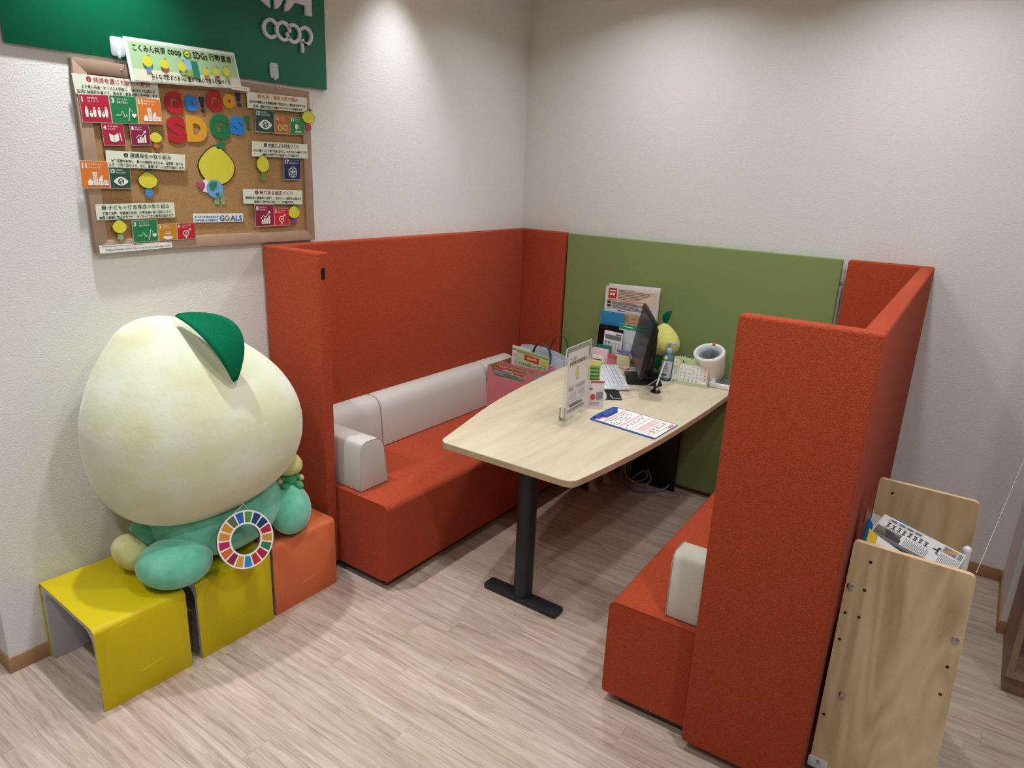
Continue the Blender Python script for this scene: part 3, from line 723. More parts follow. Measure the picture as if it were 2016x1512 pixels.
card([(207.8, 295.8), (363.7, 304.5), (365, 335.8), (209.3, 328)], '❷', '環境保全の取り組み', '気候変動を抑制し、豊かな環境を守るため、省資源・省エネ', 'ルギーに取り組みます。また、環境保護への支援を強化します。', '2C4A35', 'cream card with dark green headline 2 left of the globe cutout', (.06, .97), (.03, .99), (.21, .81))
card([(187.2, 402.2), (342.8, 398.5), (345, 427.7), (190.7, 433.9)], '❸', '子どもの健全育成の取り組み', '子育て支援、交通事故抑制、健康増進の取り組みにより、', '貧困の連鎖に歯止めをかけ、子どもの健全な育成を進めます。', '1F6B45', 'cream card with green headline 3, lower left of the cork board', (.07, .96), (.03, .99), (.07, .93))
card([(485, 180.2), (604, 192.6), (604.5, 221.6), (487, 212)], '❹', '防災・減災の取り組み', '台風や地震など大規模災害の発生から、組合員を守るため', '防災・減災の普及と社会インフラづくりを進めます。', 'C9793A', 'cream card with orange headline 4, top right of the cork board', (.04, .97), (.10, .93), (.17, .84))
card([(496, 277.5), (605, 284), (606.4, 312), (496, 307.7)], '❺', '共創による社会づくり', '人々が暮らし働く地域社会に根ざし、たすけあいの輪をむすび、', '誰もが活躍できる社会づくりを進めます。', '1F2A45', 'cream card with navy headline 5 above the navy rosette tile', (.02, .99), (.20, .85), (.20, .83))
card([(477.8, 371.6), (594.7, 375), (595, 402.6), (479.4, 400.7)], '❻', '魅力ある組織づくり', '環境変化に積極的に挑戦し、あたらしい協同の仕組みを', '創造する魅力ある組織づくりを進めます。', '7A2038', 'cream card with maroon headline 6, lower right of the cork board', (.03, .98), (.17, .85), (.19, .83))

# coloured goal tiles
WHT = M('print_white', 'EEEEEA', .65)
def pict(s, kind, base):
    P = lambda polys, m=WHT, n='pictogram': s.polys(n, polys, m)
    if kind == 'family':
        Q = []
        for cx, h in ((.18, .34), (.32, .20), (.44, .32), (.60, .32), (.73, .18), (.84, .34)):
            yb = .80; r = .035 if h > .25 else .025
            Q += [circ(cx, yb - h, r, 10), [(cx - .05, yb - h + .05), (cx + .05, yb - h + .05), (cx + .055, yb - h * .42), (cx + .03, yb), (cx - .03, yb), (cx - .055, yb - h * .42)]]
        P(Q)
    elif kind == 'pulse':
        P(ribbon([(.18, .70), (.34, .70), (.42, .55), (.50, .78), (.56, .66), (.62, .92), (.72, .42), (.80, .58)], .028))
        P([[(.85, .80), (.76, .70), (.77, .64), (.82, .62), (.85, .66), (.88, .62), (.94, .64), (.94, .70)]])
    elif kind == 'city':
        P([[(.22, .88), (.22, .74), (.31, .64), (.40, .74), (.40, .88)], [(.42, .88), (.40, .40), (.56, .40), (.58, .88)], [(.60, .88), (.60, .66), (.74, .50), (.77, .88)], [(.79, .88), (.79, .70), (.94, .70), (.95, .88)]])
        P([[(a, b), (a + .035, b), (a + .035, b + .035), (a, b + .035)] for a in (.445, .505) for b in (.46, .54, .62, .70, .78)] + [[(a, b), (a + .03, b), (a + .03, b + .03), (a, b + .03)] for a in (.64, .70, .83, .89) for b in (.72, .79)], base, 'pictogram_window')
    elif kind == 'book':
        P([[(.28, .44), (.48, .54), (.48, .86), (.30, .78)], [(.50, .54), (.70, .42), (.72, .76), (.50, .86)], [(.76, .42), (.80, .40), (.84, .76), (.82, .82), (.79, .76)]])
    elif kind == 'chart':
        P([[(a, b), (a + .09, b - .03), (a + .09, .88), (a, .88)] for a, b in ((.32, .70), (.44, .62), (.56, .64), (.68, .52))])
        P(ribbon([(.27, .64), (.42, .50), (.54, .56), (.74, .36)], .03) + [[(.66, .33), (.80, .28), (.78, .44)]])
    elif kind == 'eye':
        top = [(.15 + .72 * k / 14, .66 - .22 * sin(pi * k / 14) ** .9) for k in range(15)]; bot = [(.87 - .72 * k / 14, .66 + .20 * sin(pi * k / 14) ** .9) for k in range(1, 14)]
        P([top + bot]); P([circ(.51, .655, .145, 24)], base, 'pictogram_globe')
        P([[(.45, .57), (.52, .55), (.58, .58), (.55, .63), (.48, .64)], [(.53, .66), (.60, .68), (.58, .75), (.52, .78), (.50, .70)], [(.41, .62), (.44, .66), (.42, .70), (.39, .67)]])
    elif kind == 'infinity':
        P(ribbon([(.5 + .29 * sin(t) , .66 + .155 * sin(2 * t)) for t in [2 * pi * k / 40 for k in range(40)]], .045, True))
    elif kind == 'tree':
        P([circ(.42, .55, .12, 18, .15), [(.40, .68), (.44, .68), (.44, .78), (.40, .78)], [(.28, .80), (.78, .80), (.78, .835), (.28, .835)], [(.28, .865), (.78, .865), (.78, .90), (.28, .90)]])
        P(ribbon([(.58, .50), (.64, .47), (.70, .50)], .02) + ribbon([(.60, .66), (.66, .63), (.72, .66)], .02))
    elif kind == 'rosette':
        Q = []
        for k in range(5):
            a = -pi / 2 + 2 * pi * k / 5; Q += ribbon(circ(.52 + .115 * cos(a), .65 + .115 * sin(a), .135, 24), .026, True)
        P(Q)
    elif kind == 'gender':
        P(ribbon(circ(.48, .62, .15, 24), .045, True) + [[(.42, .585), (.54, .585), (.54, .61), (.42, .61)], [(.42, .64), (.54, .64), (.54, .665), (.42, .665)], [(.46, .77), (.50, .77), (.50, .93), (.46, .93)], [(.40, .83), (.56, .83), (.56, .865), (.40, .865)]])
        P(ribbon([(.59, .51), (.72, .38)], .04) + [[(.62, .34), (.76, .34), (.76, .48), (.71, .44), (.66, .40)]])
    elif kind == 'bowl':
        P([circ(.50, .74, .27, 16, .20, 0, pi)])
        Q = []
        for cx in (.40, .50, .60): Q += ribbon([(cx + .02 * sin(k * 1.2), .45 + .04 * k) for k in range(6)], .03)
        P(Q)
def tile(pts, num, l1, l2, hexc, kind, label, depth=DS + .001, name='goal_tile', bottom=1.0):
    s = board_sheet(name, pts, WHT, label, 'card', depth, 'coloured goal tiles on the cork board')
    b = M('tile_' + hexc, hexc, .55)
    s.rect('colour_field', .012, .012, .988, .975, b)
    s.text(num, .07, .08, None, .27, WHT, .04, 'number', 2)
    u0 = .26 if len(num) == 1 else .30
    s.text(l1, u0, .09, u0 + .058 * max(5, len(l1)) + .06, .17, WHT, .0); s.text(l2, u0, .20, u0 + .058 * max(5, len(l2)) + .06, .28, WHT, .0)
    pict(s, kind, b)
    return s
tile([(154, 184.6), (213.3, 187), (221.3, 242.8), (163, 241)], '1', '貧困を', 'なくそう', 'B5203B', 'family', 'red number 1 tile with white family pictogram under card 1')
tile([(213.6, 187), (267, 190), (273.5, 244), (221.8, 242.8)], '3', 'すべての人に', '健康と福祉を', '1F7F47', 'pulse', 'green number 3 tile with heartbeat line between tiles 1 and 11')
tile([(267.4, 190), (314.5, 195.6), (320.5, 245), (274, 244)], '11', '住み続けられる', 'まちづくりを', 'DC7B2C', 'city', 'orange number 11 tile with buildings at the end of the top row')
tile([(199, 243), (242, 244), (248.4, 286.5), (205.4, 286.5)], '4', '質の高い教育を', 'みんなに', 'B01F42', 'book', 'crimson number 4 tile with open book and pencil', DS)
tile([(254.5, 244.8), (292, 245.5), (297.7, 286), (259.4, 286.5)], '8', '働きがいも', '経済成長も', '8C1D40', 'chart', 'maroon number 8 tile beside the book tile', DS)
tile([(155.8, 315.4), (211.5, 317.7), (217.7, 371), (161.6, 370.8)], '11', '住み続けられる', 'まちづくりを', 'DC7B2C', 'city', 'orange number 11 tile jutting over the left frame of the board')
tile([(213.8, 329.3), (255.7, 330), (259, 371.6), (218.3, 371.2)], '13', '気候変動に', '具体的な対策を', '2C5440', 'eye', 'dark green number 13 eye tile beside the orange tile at the frame')
tile([(259, 434), (308.7, 432), (312.2, 474.8), (263, 477.9)], '3', 'すべての人に', '健康と福祉を', '1F7F47', 'pulse', 'green number 3 tile with heartbeat line at the bottom of the board')
tile([(310, 441.3), (347.2, 440), (349.4, 472.3), (312.5, 474.2)], '2', '飢餓を', 'ゼロに', 'C98B1E', 'bowl', 'ochre number 2 tile with steaming bowl')
tile([(347.8, 440), (383.1, 438.2), (384.6, 469.8), (349.8, 472.3)], '5', 'ジェンダー平等を', '実現しよう', 'C01F2C', 'gender', 'red number 5 tile beside the steaming bowl tile')
tile([(501, 213.7), (539, 216.8), (541.3, 262.5), (503, 259.7)], '13', '気候変動に', '具体的な対策を', '2C5440', 'eye', 'dark green number 13 eye tile under card 4')
tile([(540.2, 226.2), (569.8, 228.7), (571.6, 264.4), (541.4, 262.5)], '12', 'つくる責任', 'つかう責任', 'BE7424', 'infinity', 'brown number 12 tile with infinity loop')
tile([(571.2, 229.5), (599, 231.5), (600.3, 266), (572, 264.4)], '15', '陸の豊かさも', '守ろう', '2A8A47', 'tree', 'green number 15 tile with a tree')
tile([(558.7, 310.8), (592, 311.2), (592, 354), (559, 354)], '17', 'パートナーシップで', '目標を達成しよう', '162A5C', 'rosette', 'navy number 17 tile with a rosette of circles')
tile([(500.8, 402.2), (538.5, 402.6), (540.6, 444.7), (503.3, 446.6)], '8', '働きがいも', '経済成長も', '8C1D40', 'chart', 'maroon number 8 tile under card 6')
tile([(539, 409.5), (566.8, 409.8), (570, 443.4), (540.9, 444.5)], '5', 'ジェンダー平等を', '実現しよう', 'D0222C', 'gender', 'bright red number 5 tile beside the maroon tile under card 6')

# goals strip and web address strip
s = board_sheet('goals_strip', [(379.6, 420.5), (478.5, 419.8), (478.5, 436.4), (381, 438.3)], PAPER, 'white strip reading SUSTAINABLE DEVELOPMENT GOALS in blue', 'strip', .0185)
BL_ = M('print_blue', '1F6DB0', .6)
s.text('SUSTAINABLE', .03, .25, .49, .50, BL_, .03); s.text('DEVELOPMENT', .03, .62, .49, .88, BL_, .03); s.text('G', .51, .22, .605, .88, BL_, .03, 'title', 2); s.text('ALS', .725, .24, .98, .88, BL_, .03, 'title', 2)
for k in range(17):
    a = 2 * pi * k / 17; hw = .15; c_ = [(.665 + r * .052 * cos(a + q), .55 + r * .33 * sin(a + q)) for r, q in ((.55, -hw), (1, -hw), (1, hw), (.55, hw))]
    s.k = 5; s.polys('colour_wheel_segment', [c_], M('seg_' + seg[k]))
s = board_sheet('address_strip', [(194.9, 483.5), (338.2, 475.4), (339.1, 487.2), (196.9, 499.6)], PAPER, 'white strip with a web address along the bottom frame', 'strip', DS)
s.text('https://www.zenrosai.coop/zenrosai/sdgs.html', .08, .42, .97, .88, TXT, .0); s.rects('small_text', [(.03 + .02 * i, .12, .045 + .02 * i, .22) for i in range(28)], INKG)

# loose paper letters
def paper_letter(ch, x0, y0, x1, y1, hexc, label, rot=0.):
    c = at((x0 + x1) / 2, (y0 + y1) / 2, x=.0165); t_ = at((x0 + x1) / 2, y0, x=.0165); b_ = at((x0 + x1) / 2, y1, x=.0165); l_ = at(x0, (y0 + y1) / 2, x=.0165); r_ = at(x1, (y0 + y1) / 2, x=.0165)
    h = t_.z - b_.z; wd = r_.y - l_.y
    wd *= .93
    for nm, off, mat, lift, k in (('paper_letter', .075, M('letter_' + hexc, hexc, .6), 0, 1.0),):
        if ch == '!':
            up_ = [(.08, 1), (.92, 1), (.74, .32), (.34, .32)]; dt = [(.34, .22), (.80, .22), (.84, 0), (.36, 0)]; vs = []; fs = []
            for P in (up_, dt):
                o_ = len(vs); vs += [(a, b, 1) for a, b in P] + [(a, b, -1) for a, b in P]
                fs += [tuple(o_ + i for i in (3, 2, 1, 0)), tuple(o_ + i for i in (4, 5, 6, 7))] + [(o_ + i, o_ + (i + 1) % 4, o_ + 4 + (i + 1) % 4, o_ + 4 + i) for i in range(4)]
        else: vs, fs, asp = text_mesh(ch, off, 3, .02)
        zs = [v[2] for v in vs]; zm = max(zs) or 1
        g = G().add([(.0012 * v[2] / zm, ((v[0] - .5) * cos(rot) - 0) * wd - (v[1] - .5) * h * sin(rot), (v[1] - .5) * h * cos(rot) + (v[0] - .5) * wd * sin(rot)) for v in vs], fs)
        o = g.build(nm, mat, None, c, fix=False)
        tag(o, label, 'letter', 'colourful paper letters on the cork board')
R_, B_, N_, Y_, G_ = 'B8202C', '1E86E0', '1C2A5E', 'E0A02C', '0F7A48'
paper_letter('G', 322, 180, 360, 224, R_, 'red paper letter G at the start of the upper word', .04)
paper_letter('o', 362, 187.5, 390.5, 219, B_, 'blue paper letter o between red G and navy exclamation mark')
paper_letter('!', 391.5, 191, 404.5, 221, N_, 'navy paper exclamation mark between blue o and second red G')
paper_letter('G', 404, 178, 438, 220, R_, 'red paper letter G, second of the upper line', .04)
paper_letter('o', 437.5, 185, 463.5, 214, Y_, 'orange paper letter o in the upper line')
paper_letter('!', 461.5, 178, 476.5, 210, N_, 'navy paper exclamation mark partly under the banner', .05)
paper_letter('S', 327, 229, 368.5, 282, R_, 'big red paper letter S starting the lower line', .05)
paper_letter('D', 366, 229, 410, 280, Y_, 'orange paper letter D in the lower line')
paper_letter('G', 411.5, 225, 452.5, 275, G_, 'green paper letter G in the lower line', .03)
paper_letter('s', 452, 229.5, 483, 266, B_, 'small blue paper letter s in the lower line')
paper_letter('!', 481, 229, 493.5, 256, G_, 'green paper exclamation mark ending the lower line', .05)

# plain paper cutouts: a yellow fruit shape over a plain coloured block
FRY = M('cutout_yellow', 'DCD53F', .6); LFG = M('cutout_leaf', '2F7D55', .6); OUTL = M('cutout_outline', '23231E', .7)
def drop(cx, cy, rx, ry, n=28):
    P = []
    for k in range(n):
        a = -pi / 2 + 2 * pi * k / n; s_ = sin(a); sq = 1 - .42 * max(0, -s_) ** 1.5
        P.append((cx + rx * cos(a) * sq, cy + ry * s_))
    return P
def cutout(cx, cy, w, h, label, depth, garment, globe=False):
    """w, h in photo pixels at the board; everything drawn on the board plane"""
    o = at(cx, cy, x=depth); hz = at(cx, cy - h / 2, x=depth).z - at(cx, cy + h / 2, x=depth).z; wy = at(cx + w / 2, cy, x=depth).y - at(cx - w / 2, cy, x=depth).y
    t = thing('paper_cutout', label, 'cutout', o, 0, 'fruit-shaped paper cutouts on the board')
    def lay(nm, P, mat, l, th=.0005): G().prism([((u - .5) * wy, (.5 - v) * hz) for u, v in P], l, l + th, lambda a, b, c: (c, a, b)).build(nm, mat, t)
    big_ = .60 if not globe else .64
    lay('outline', drop(.5, .37, .5, .30), OUTL, 0); lay('fruit', drop(.5, .37, .47, .285), FRY, .0007)
    lay('leaf', [(.50, .08), (.56, .02), (.70, .0), (.80, .05), (.70, .11), (.56, .12)], LFG, .0007)
    gm = M('cut_' + garment, garment, .6)
    if globe:
        lay('stem', [(.42, .66), (.62, .66), (.66, .96), (.54, .97), (.52, .80), (.48, .97), (.36, .95)], gm, -.0006)
        lay('globe', circ(.40, .72, .22, 28, .14), M('cut_sea', '6FA8DC', .6), .0014)
        lay('continent', [(.24, .66), (.34, .61), (.46, .62), (.44, .70), (.34, .75), (.28, .74)], LFG, .0020); lay('continent', [(.40, .79), (.50, .77), (.50, .83), (.42, .84)], LFG, .0020)
        lay('heart', [(.04, .74), (-.08, .67), (-.06, .63), (.0, .62), (.04, .65), (.09, .61), (.15, .64), (.14, .70)], M('cut_heart', 'B5496A', .6), .0010)
        lay('heart_backing', [(.14, .70), (.10, .60), (.22, .56), (.34, .64), (.30, .80), (.08, .76)], PAPER, .0004)
    else:
        lay('garment', [(.36, .64), (.64, .64), (.72, .92), (.60, .92), (.58, .99), (.52, .99), (.50, .93), (.48, .99), (.42, .99), (.40, .92), (.28, .92)], gm, -.0006)
cutout(428, 343, 74, 130, 'large yellow fruit cutout holding a paper globe, centre of the board', .0165, '8FB07A', True)
cutout(307, 275, 26, 36, 'yellow fruit cutout with orange base beside the maroon tile 8', .0195, 'CE7430')
cutout(292, 362, 40, 56, 'yellow fruit cutout with blue base under card 2', .0185, '4C8ED0')
cutout(236, 452, 30, 46, 'yellow fruit cutout with green base, bottom left of the board', DS + .002, '8FB07A')
cutout(607, 236, 26, 44, 'yellow fruit cutout with red base overlapping the right frame', DS + .0025, 'B8434C')
cutout(518, 330, 26, 58, 'yellow fruit cutout with olive base between cards 5 and 6', DS + .0015, '6F8F3A')
cutout(579, 423, 24, 42, 'yellow fruit cutout with purple base beside the bright red tile 5', DS + .0015, '8F3F80')

# long laminated banner across the top of the board
bn = board_sheet('laminated_banner', [(241, 70.5), (460.6, 104), (476.5, 175.5), (258.5, 160)], M('laminate_white', 'EDF3EE', .12, spec=.6), 'laminated pale green banner hanging in front of sign and cork board', 'banner', .036)
GB = M('banner_green', 'B4D8A6', .2, spec=.6)
bn.rect('green_field', .03, .09, .985, .70, GB); bn.rect('cream_field', .03, .70, .985, .97, M('banner_cream', 'EAEBD2', .2, spec=.6))
bn.text('こくみん共済', .06, .13, .335, .30, TXT, .02, 'title', 2); bn.text('coop', .355, .16, .475, .33, TXT, .02, 'title', 2); bn.text('SDGs', .58, .13, .715, .30, TXT, .02, 'title', 2); bn.text('行動宣言', .73, .12, .955, .30, TXT, .02, 'title', 2)
bn.polys('green_ring', ribbon(circ(.527, .22, .030, 24, .088), .012, True), LFG); bn.polys('yellow_disc', [circ(.527, .22, .024, 20, .07)], M('disc_yellow', 'EEE12F', .3)); bn.rect('disc_mark', .513, .21, .541, .235, LFG)
bn.text('みんなでたすけあい、豊かで安心できる社会づくり', .17, .78, .89, .91, TXT, .02)
bn.polys('door', [[(.46, .36), (.55, .36), (.55, .78), (.46, .74)]], M('door_sky', '9CC8EC', .3)); bn.polys('door', [[(.46, .62), (.55, .60), (.55, .78), (.46, .74)]], M('door_grass', '9FB84A', .3)); bn.polys('door', [[(.545, .36), (.605, .38), (.605, .84), (.545, .78)]], M('door_teal', '2E8F6E', .3))
for cx, cy, w_, h_, gh in ((.16, .535, .042, .35, '4C8ED0'), (.30, .555, .038, .30, 'B8434C'), (.455, .575, .038, .34, '8FB07A'), (.665, .635, .032, .25, 'CE7430'), (.765, .615, .034, .28, '8F3F80'), (.865, .585, .032, .32, '8FB02A')):
    bn.polys('fruit_print', [drop(cx, cy - h_ * .1, w_, h_ * .38)], M('fruit_print', 'E3DC48', .25)); bn.polys('leaf_print', [[(cx, cy - h_ * .46), (cx + .02, cy - h_ * .56), (cx + .035, cy - h_ * .48)]], LFG)
    bn.polys('base_print', [[(cx - w_ * .45, cy + h_ * .26), (cx + w_ * .45, cy + h_ * .26), (cx + w_ * .6, cy + h_ * .52), (cx - w_ * .6, cy + h_ * .52)]], M('cut_' + gh, gh, .4))
s = board_sheet('note_strip', [(455, 166), (491, 172.5), (492, 180.5), (456, 176)], PAPER, 'tiny white note strip at the lower right end of the banner', 'strip', .037)
s.rects('small_text', [(.1 + .03 * i, .40, .12 + .03 * i, .52) for i in range(27)], INKG)
# ================================================================== things on the table
def vrect(p0, p1, y):
    """vertical sheet in the plane y: pixel top-left and bottom-right -> x0, x1, z0, z1"""
    a = at(*p0, y=y); b = at(*p1, y=y); return a.x, b.x, b.z, a.z
# acrylic sign stand
A0 = Vector((1.110, -1.240, ZT)); A1 = Vector((1.092, -.985, ZT)); du = (A1 - A0).normalized(); dn = Vector((du.y, -du.x, 0))
Wd = (A1 - A0).length
ac = thing('sign_stand', 'clear acrylic upright sign stand with a printed notice on the table', 'sign stand', A0.lerp(A1, .5))
FA = lambda u, n, z: tuple(du * (u - Wd / 2) + dn * n + Vector((0, 0, z)))
for n0, n1 in ((.0012, .0035), (-.0035, -.0012)):
    G().prism(rrect(0, Wd, .004, .343, .008), n0, n1, lambda a, b, c: FA(a, c, b)).build('clear_panel', GLASS, ac, bevel=.0006)
G().prism(rrect(-.01, Wd * .55, -.035, .06, .004), .0005, .003, lambda a, b, c: FA(a, b, c)).build('foot_plate', GLASS, ac)
G().prism(rrect(Wd * .8, Wd * .98, -.03, .03, .004), .0005, .003, lambda a, b, c: FA(a, b, c)).build('foot_plate', GLASS, ac)
for q in (.014, Wd - .014): G().lathe([(.0035, -.005), (.0035, .005)], 12, fn=lambda x, y, z, q=q: FA(q + x, z, .33 + y)).build('rivet', CHROME, ac)
EDGE = M('acrylic_edge', 'D9E4DA', .25)
G().tube([FA(0.003, 0, .006), FA(.003, 0, .336), FA(.008, 0, .342), FA(Wd - .008, 0, .342), FA(Wd - .003, 0, .336), FA(Wd - .003, 0, .006)], .0016, 6).build('bright_edge', EDGE, ac, smooth=True)
base = A0.lerp(A1, .5)
nt_ = Sheet('notice', [base + Vector(FA(.022, .0008, .318)), base + Vector(FA(Wd - .03, .0008, .318)), base + Vector(FA(Wd - .03, .0008, .035)), base + Vector(FA(.022, .0008, .035))], M('notice_paper', 'EDE6E6', .6), thick=.0005, parent=ac)
nt_.rects('title', [(.10 + .075 * i, .155, .155 + .075 * i, .215) for i in range(11)], M('print_olive', '6B6420', .7)); nt_.rects('subtitle', [(.1, .10, .42, .112), (.16, .125, .36, .135)], INKG)
nt_.polys('fruit_print', [drop(.48, .36, .085, .085)], FRY); nt_.polys('leaf_print', [[(.46, .28), (.50, .255), (.53, .28)]], LFG); nt_.rect('base_print', .45, .44, .52, .48, M('cut_8FB07A'))
nt_.polys('rule_frame', ribbon([(.06, .56), (.94, .56), (.94, .80), (.06, .80)], .006, True), INKG)
nt_.rects('body_text', [(.10, .58, .30, .59), (.12, .60, .32, .625)] + [(.45, .575 + .018 * i, .9, .581 + .018 * i) for i in range(3)] + [(.14, .67 + .03 * i, .48, .677 + .03 * i) for i in range(4)] + [(.58, .66 + .03 * i, .9, .667 + .03 * i) for i in range(4)], INKG)
nt_.rects('body_text', [(.10, .84, .62, .85), (.2, .86, .8, .895)], M('print_olive')); nt_.rect('address_box', .10, .93, .9, .945, M('print_navy', '3A4A80', .7)); nt_.rect('black_rule', .08, .965, .92, .972, INK)
# steel clips on its edge
for k in range(2):
    q = -.013 + .026 * k
    cl = thing('wire_clip', ('steel wire clip on the near left edge of the sign stand', 'steel wire clip on the rear left edge of the sign stand')[k], 'clip', tuple(base + Vector(FA(-.004, 0, .03))), 0, 'steel clips on the sign stand')
    G().tube([FA(Wd / 2 + .002, q, .0), FA(Wd / 2 - .002, q * .8, .05), FA(Wd / 2 + .004, q * .8, .052), FA(Wd / 2 + .007, q, 0)], .0022, 8).build('wire_loop', STEEL, cl, smooth=True)
    G().box(Wd / 2 - .004, Wd / 2 + .012, min(q, q * .3), max(q, q * .3), -.012, .002, fn=FA).build('clamp', STEEL, cl, bevel=.001)
# leaflet in a holder behind the stand
lc = [at(1152, 722, y=-.93), at(1176, 722, y=-.90)]
dz = Vector((0, 0, -1))
def standing(name, label, cat, xa, ya, xb, yb, z0, z1, mat, th=.004):
    return Sheet(name, [(xa, ya, z1), (xb, yb, z1), (xb, yb, z0), (xa, ya, z0)], mat, label, cat, thick=th)
pA = at(1150, 806, z=ZT); pB = at(1172, 800, z=ZT)
lf = standing('leaflet_stand', 'yellow leaflet in a small holder behind the acrylic sign stand', 'leaflet', 1.045, -.955, 1.105, -.905, ZT, ZT + .225, M('leaflet_yellow', 'E6DF78', .5))
lf.rect('green_text', .25, .1, .98, .52, M('leaf_print_green', '9FB860', .6)); lf.rects('text_rows', [(.32, .14 + .08 * i, .92, .18 + .08 * i) for i in range(4)], LFG); lf.rect('label_strip', .3, .56, .95, .62, LFG)
pk = standing('card_holder', 'small white card with red disc in front of the yellow leaflet', 'card', 1.058, -.962, 1.132, -.905, ZT, ZT + .135, M('card_pinkish', 'E9DDDC', .5), .003)
pk.rect('red_band', .3, .02, .98, .09, M('band_red', 'C0504A', .6)); pk.polys('red_disc', [circ(.45, .60, .13, 18, .12)], M('disc_red', 'D04040', .6)); pk.rect('blue_mark', .25, .28, .42, .33, M('print_navy')); pk.rects('text_rows', [(.3, .78 + .05 * i, .8, .8 + .05 * i) for i in range(3)], INKG); pk.polys('grey_square', [[(.62, .42), (.95, .40), (.95, .66), (.62, .70)]], M('sq_grey', '8A8E98', .5))

# clipboard with form
CBL = M('clipboard_blue', '2F56A8', .45)
cc = [Vector((1.170, -.852, 0)), Vector((1.509, -.890, 0)), Vector((1.497, -1.112, 0)), Vector((1.162, -1.112, 0))]
ctr = sum(cc, Vector()) / 4; ctr.z = ZT
cbd = thing('clipboard', 'blue clipboard holding a pink printed form on the table', 'clipboard', ctr)
ux = (cc[1] - cc[0]).normalized(); uy = (cc[0] - cc[3]).normalized()
FC = lambda a, b, c: tuple(ux * a + uy * b + Vector((0, 0, c)))
G().prism(rrect(-.168, .168, -.118, .118, .008), .0006, .0045, FC).build('board', CBL, cbd, bevel=.001)
fs_ = Sheet('form', [ctr + Vector(FC(-.145, -.108, .0052)), ctr + Vector(FC(-.145, .110, .0052)), ctr + Vector(FC(.166, .110, .0052)), ctr + Vector(FC(.166, -.108, .0052))], PAPER, thick=.0004, parent=cbd)
PK = M('print_pink', 'D8607A', .7); PKL = M('print_pink_light', 'EBB9C6', .7)
fs_.rects('pink_bar', [(.02, .13, .98, .17), (.02, .40, .98, .44)], PKL); fs_.rects('pink_lines', [(.02, v, .98, v + .006) for v in (.58, .66, .80, .93)] + [(.1, .68 + .025 * i, .9, .686 + .025 * i) for i in range(4)], PK)
fs_.rects('form_text', [(.05 + .09 * (i % 9), .20 + .05 * (i // 9), .11 + .09 * (i % 9), .213 + .05 * (i // 9)) for i in range(34) if i % 5] + [(.05 + .12 * (i % 7), .48 + .03 * (i // 7), .12 + .12 * (i % 7), .492 + .03 * (i // 7)) for i in range(14) if i % 4] + [(.05 + .15 * (i % 6), .83 + .03 * (i // 6), .14 + .15 * (i % 6), .842 + .03 * (i // 6)) for i in range(15) if i % 4], INKM)
fs_.rects('pink_title', [(.05, .03, .35, .06), (.70, .95, .9, .985)], PK)
c_ = G().prism([(-.165, .005), (-.165, .013), (-.140, .020), (-.118, .016), (-.112, .007), (-.118, .006)], -.055, .055, lambda a, b, c: FC(a, c, b)).build('clamp', CBL, cbd, bevel=.003)
G().prism([(-.165, .005), (-.165, .011), (-.140, .014), (-.135, .006)], -.095, .095, lambda a, b, c: FC(a, c, b)).build('clamp_bar', CBL, cbd, bevel=.002)
G().box(-.138, -.118, -.010, .010, .018, .0215, fn=FC).build('clamp_badge', STEEL, c_, bevel=.001)

# keyboard, pad and mouse
kc = Vector((.918, -.435, ZT)); ka = Vector((.575, -.818, 0)); kb = Vector((.818, .575, 0))
KF = lambda a, b, c: tuple(ka * a + kb * b + Vector((0, 0, c)))
kbd = thing('keyboard', 'white computer keyboard on the table in front of the monitor', 'keyboard', kc)
G().prism([(-.075, .004), (.075, .010), (.075, .019), (-.075, .012)], -.225, .225, lambda a, b, c: KF(c, a, b)).build('body', WHITEP, kbd, bevel=.002)
KEY = M('key_white', 'E2E6EE', .45); kd = None
for r in range(6):
    b0 = -.062 + r * .0215
    n = 20 if r else 14
    a = -.214
    for k in range(n):
        wk = .0192 if (r or k not in (4,)) else .105
        if a + wk > .216: break
        G().box(a + .0009, a + wk - .0009, b0 + .001, b0 + .0195, .0135 + r * .00135, .0178 + r * .00135, fn=KF).build('key', KEY, kbd)
        a += wk + .0022
for k in range(2): G().lathe([(.008, 0), (.008, .008)], 10, KF(-.2 + .4 * k, .06, 0)).build('riser', WHITEP, kbd)
G().lathe([(.008, 0), (.008, .004)], 10, KF(0, -.06, 0)).build('riser', WHITEP, kbd)
pd = at(1192, 779, z=ZT)
pad = tag(G().prism(rrect(-.11, .09, -.075, .085, .012), .0003, .003, lambda a, b, c: KF(a, b, c)).build('mouse_pad', M('pad_black', '1E1F22', .8), None, (1.03, -.71, ZT), bevel=.001), 'black mouse pad partly under the keyboard end', 'mouse pad')
ms = thing('computer_mouse', 'white computer mouse on the black pad behind the leaflets', 'mouse', (1.045, -.765, ZT + .003))
G().ellip((0, 0, .0), (.030, .052, .034), Matrix.Rotation(.6, 3, 'Z'), 24, 16, fn=lambda p: Vector((p.x, p.y, max(p.z, 0)))).build('shell', WHITEP, ms, smooth=True, ang=70)
G().box(-.003, .003, .012, .03, .028, .0335, fn=lambda x, y, z: (x * cos(.6) - y * sin(.6), x * sin(.6) + y * cos(.6), z)).build('wheel', BLACK, ms)
WC = M('cable_white', 'DADADA', .5)
tag(G().tube(smooth_path([Vector(p) - Vector((1.05, -.72, ZT)) for p in ((1.075, -.725, ZT + .012), (1.105, -.74, ZT + .003), (1.15, -.70, ZT + .003), (1.165, -.62, ZT + .003), (1.13, -.55, ZT + .003), (1.14, -.45, ZT + .004), (1.16, -.33, ZT + .03))], 6), .002, 8).build('mouse_cable', WC, None, (1.05, -.72, ZT), smooth=True), 'thin white mouse cable looping across the table', 'cable')
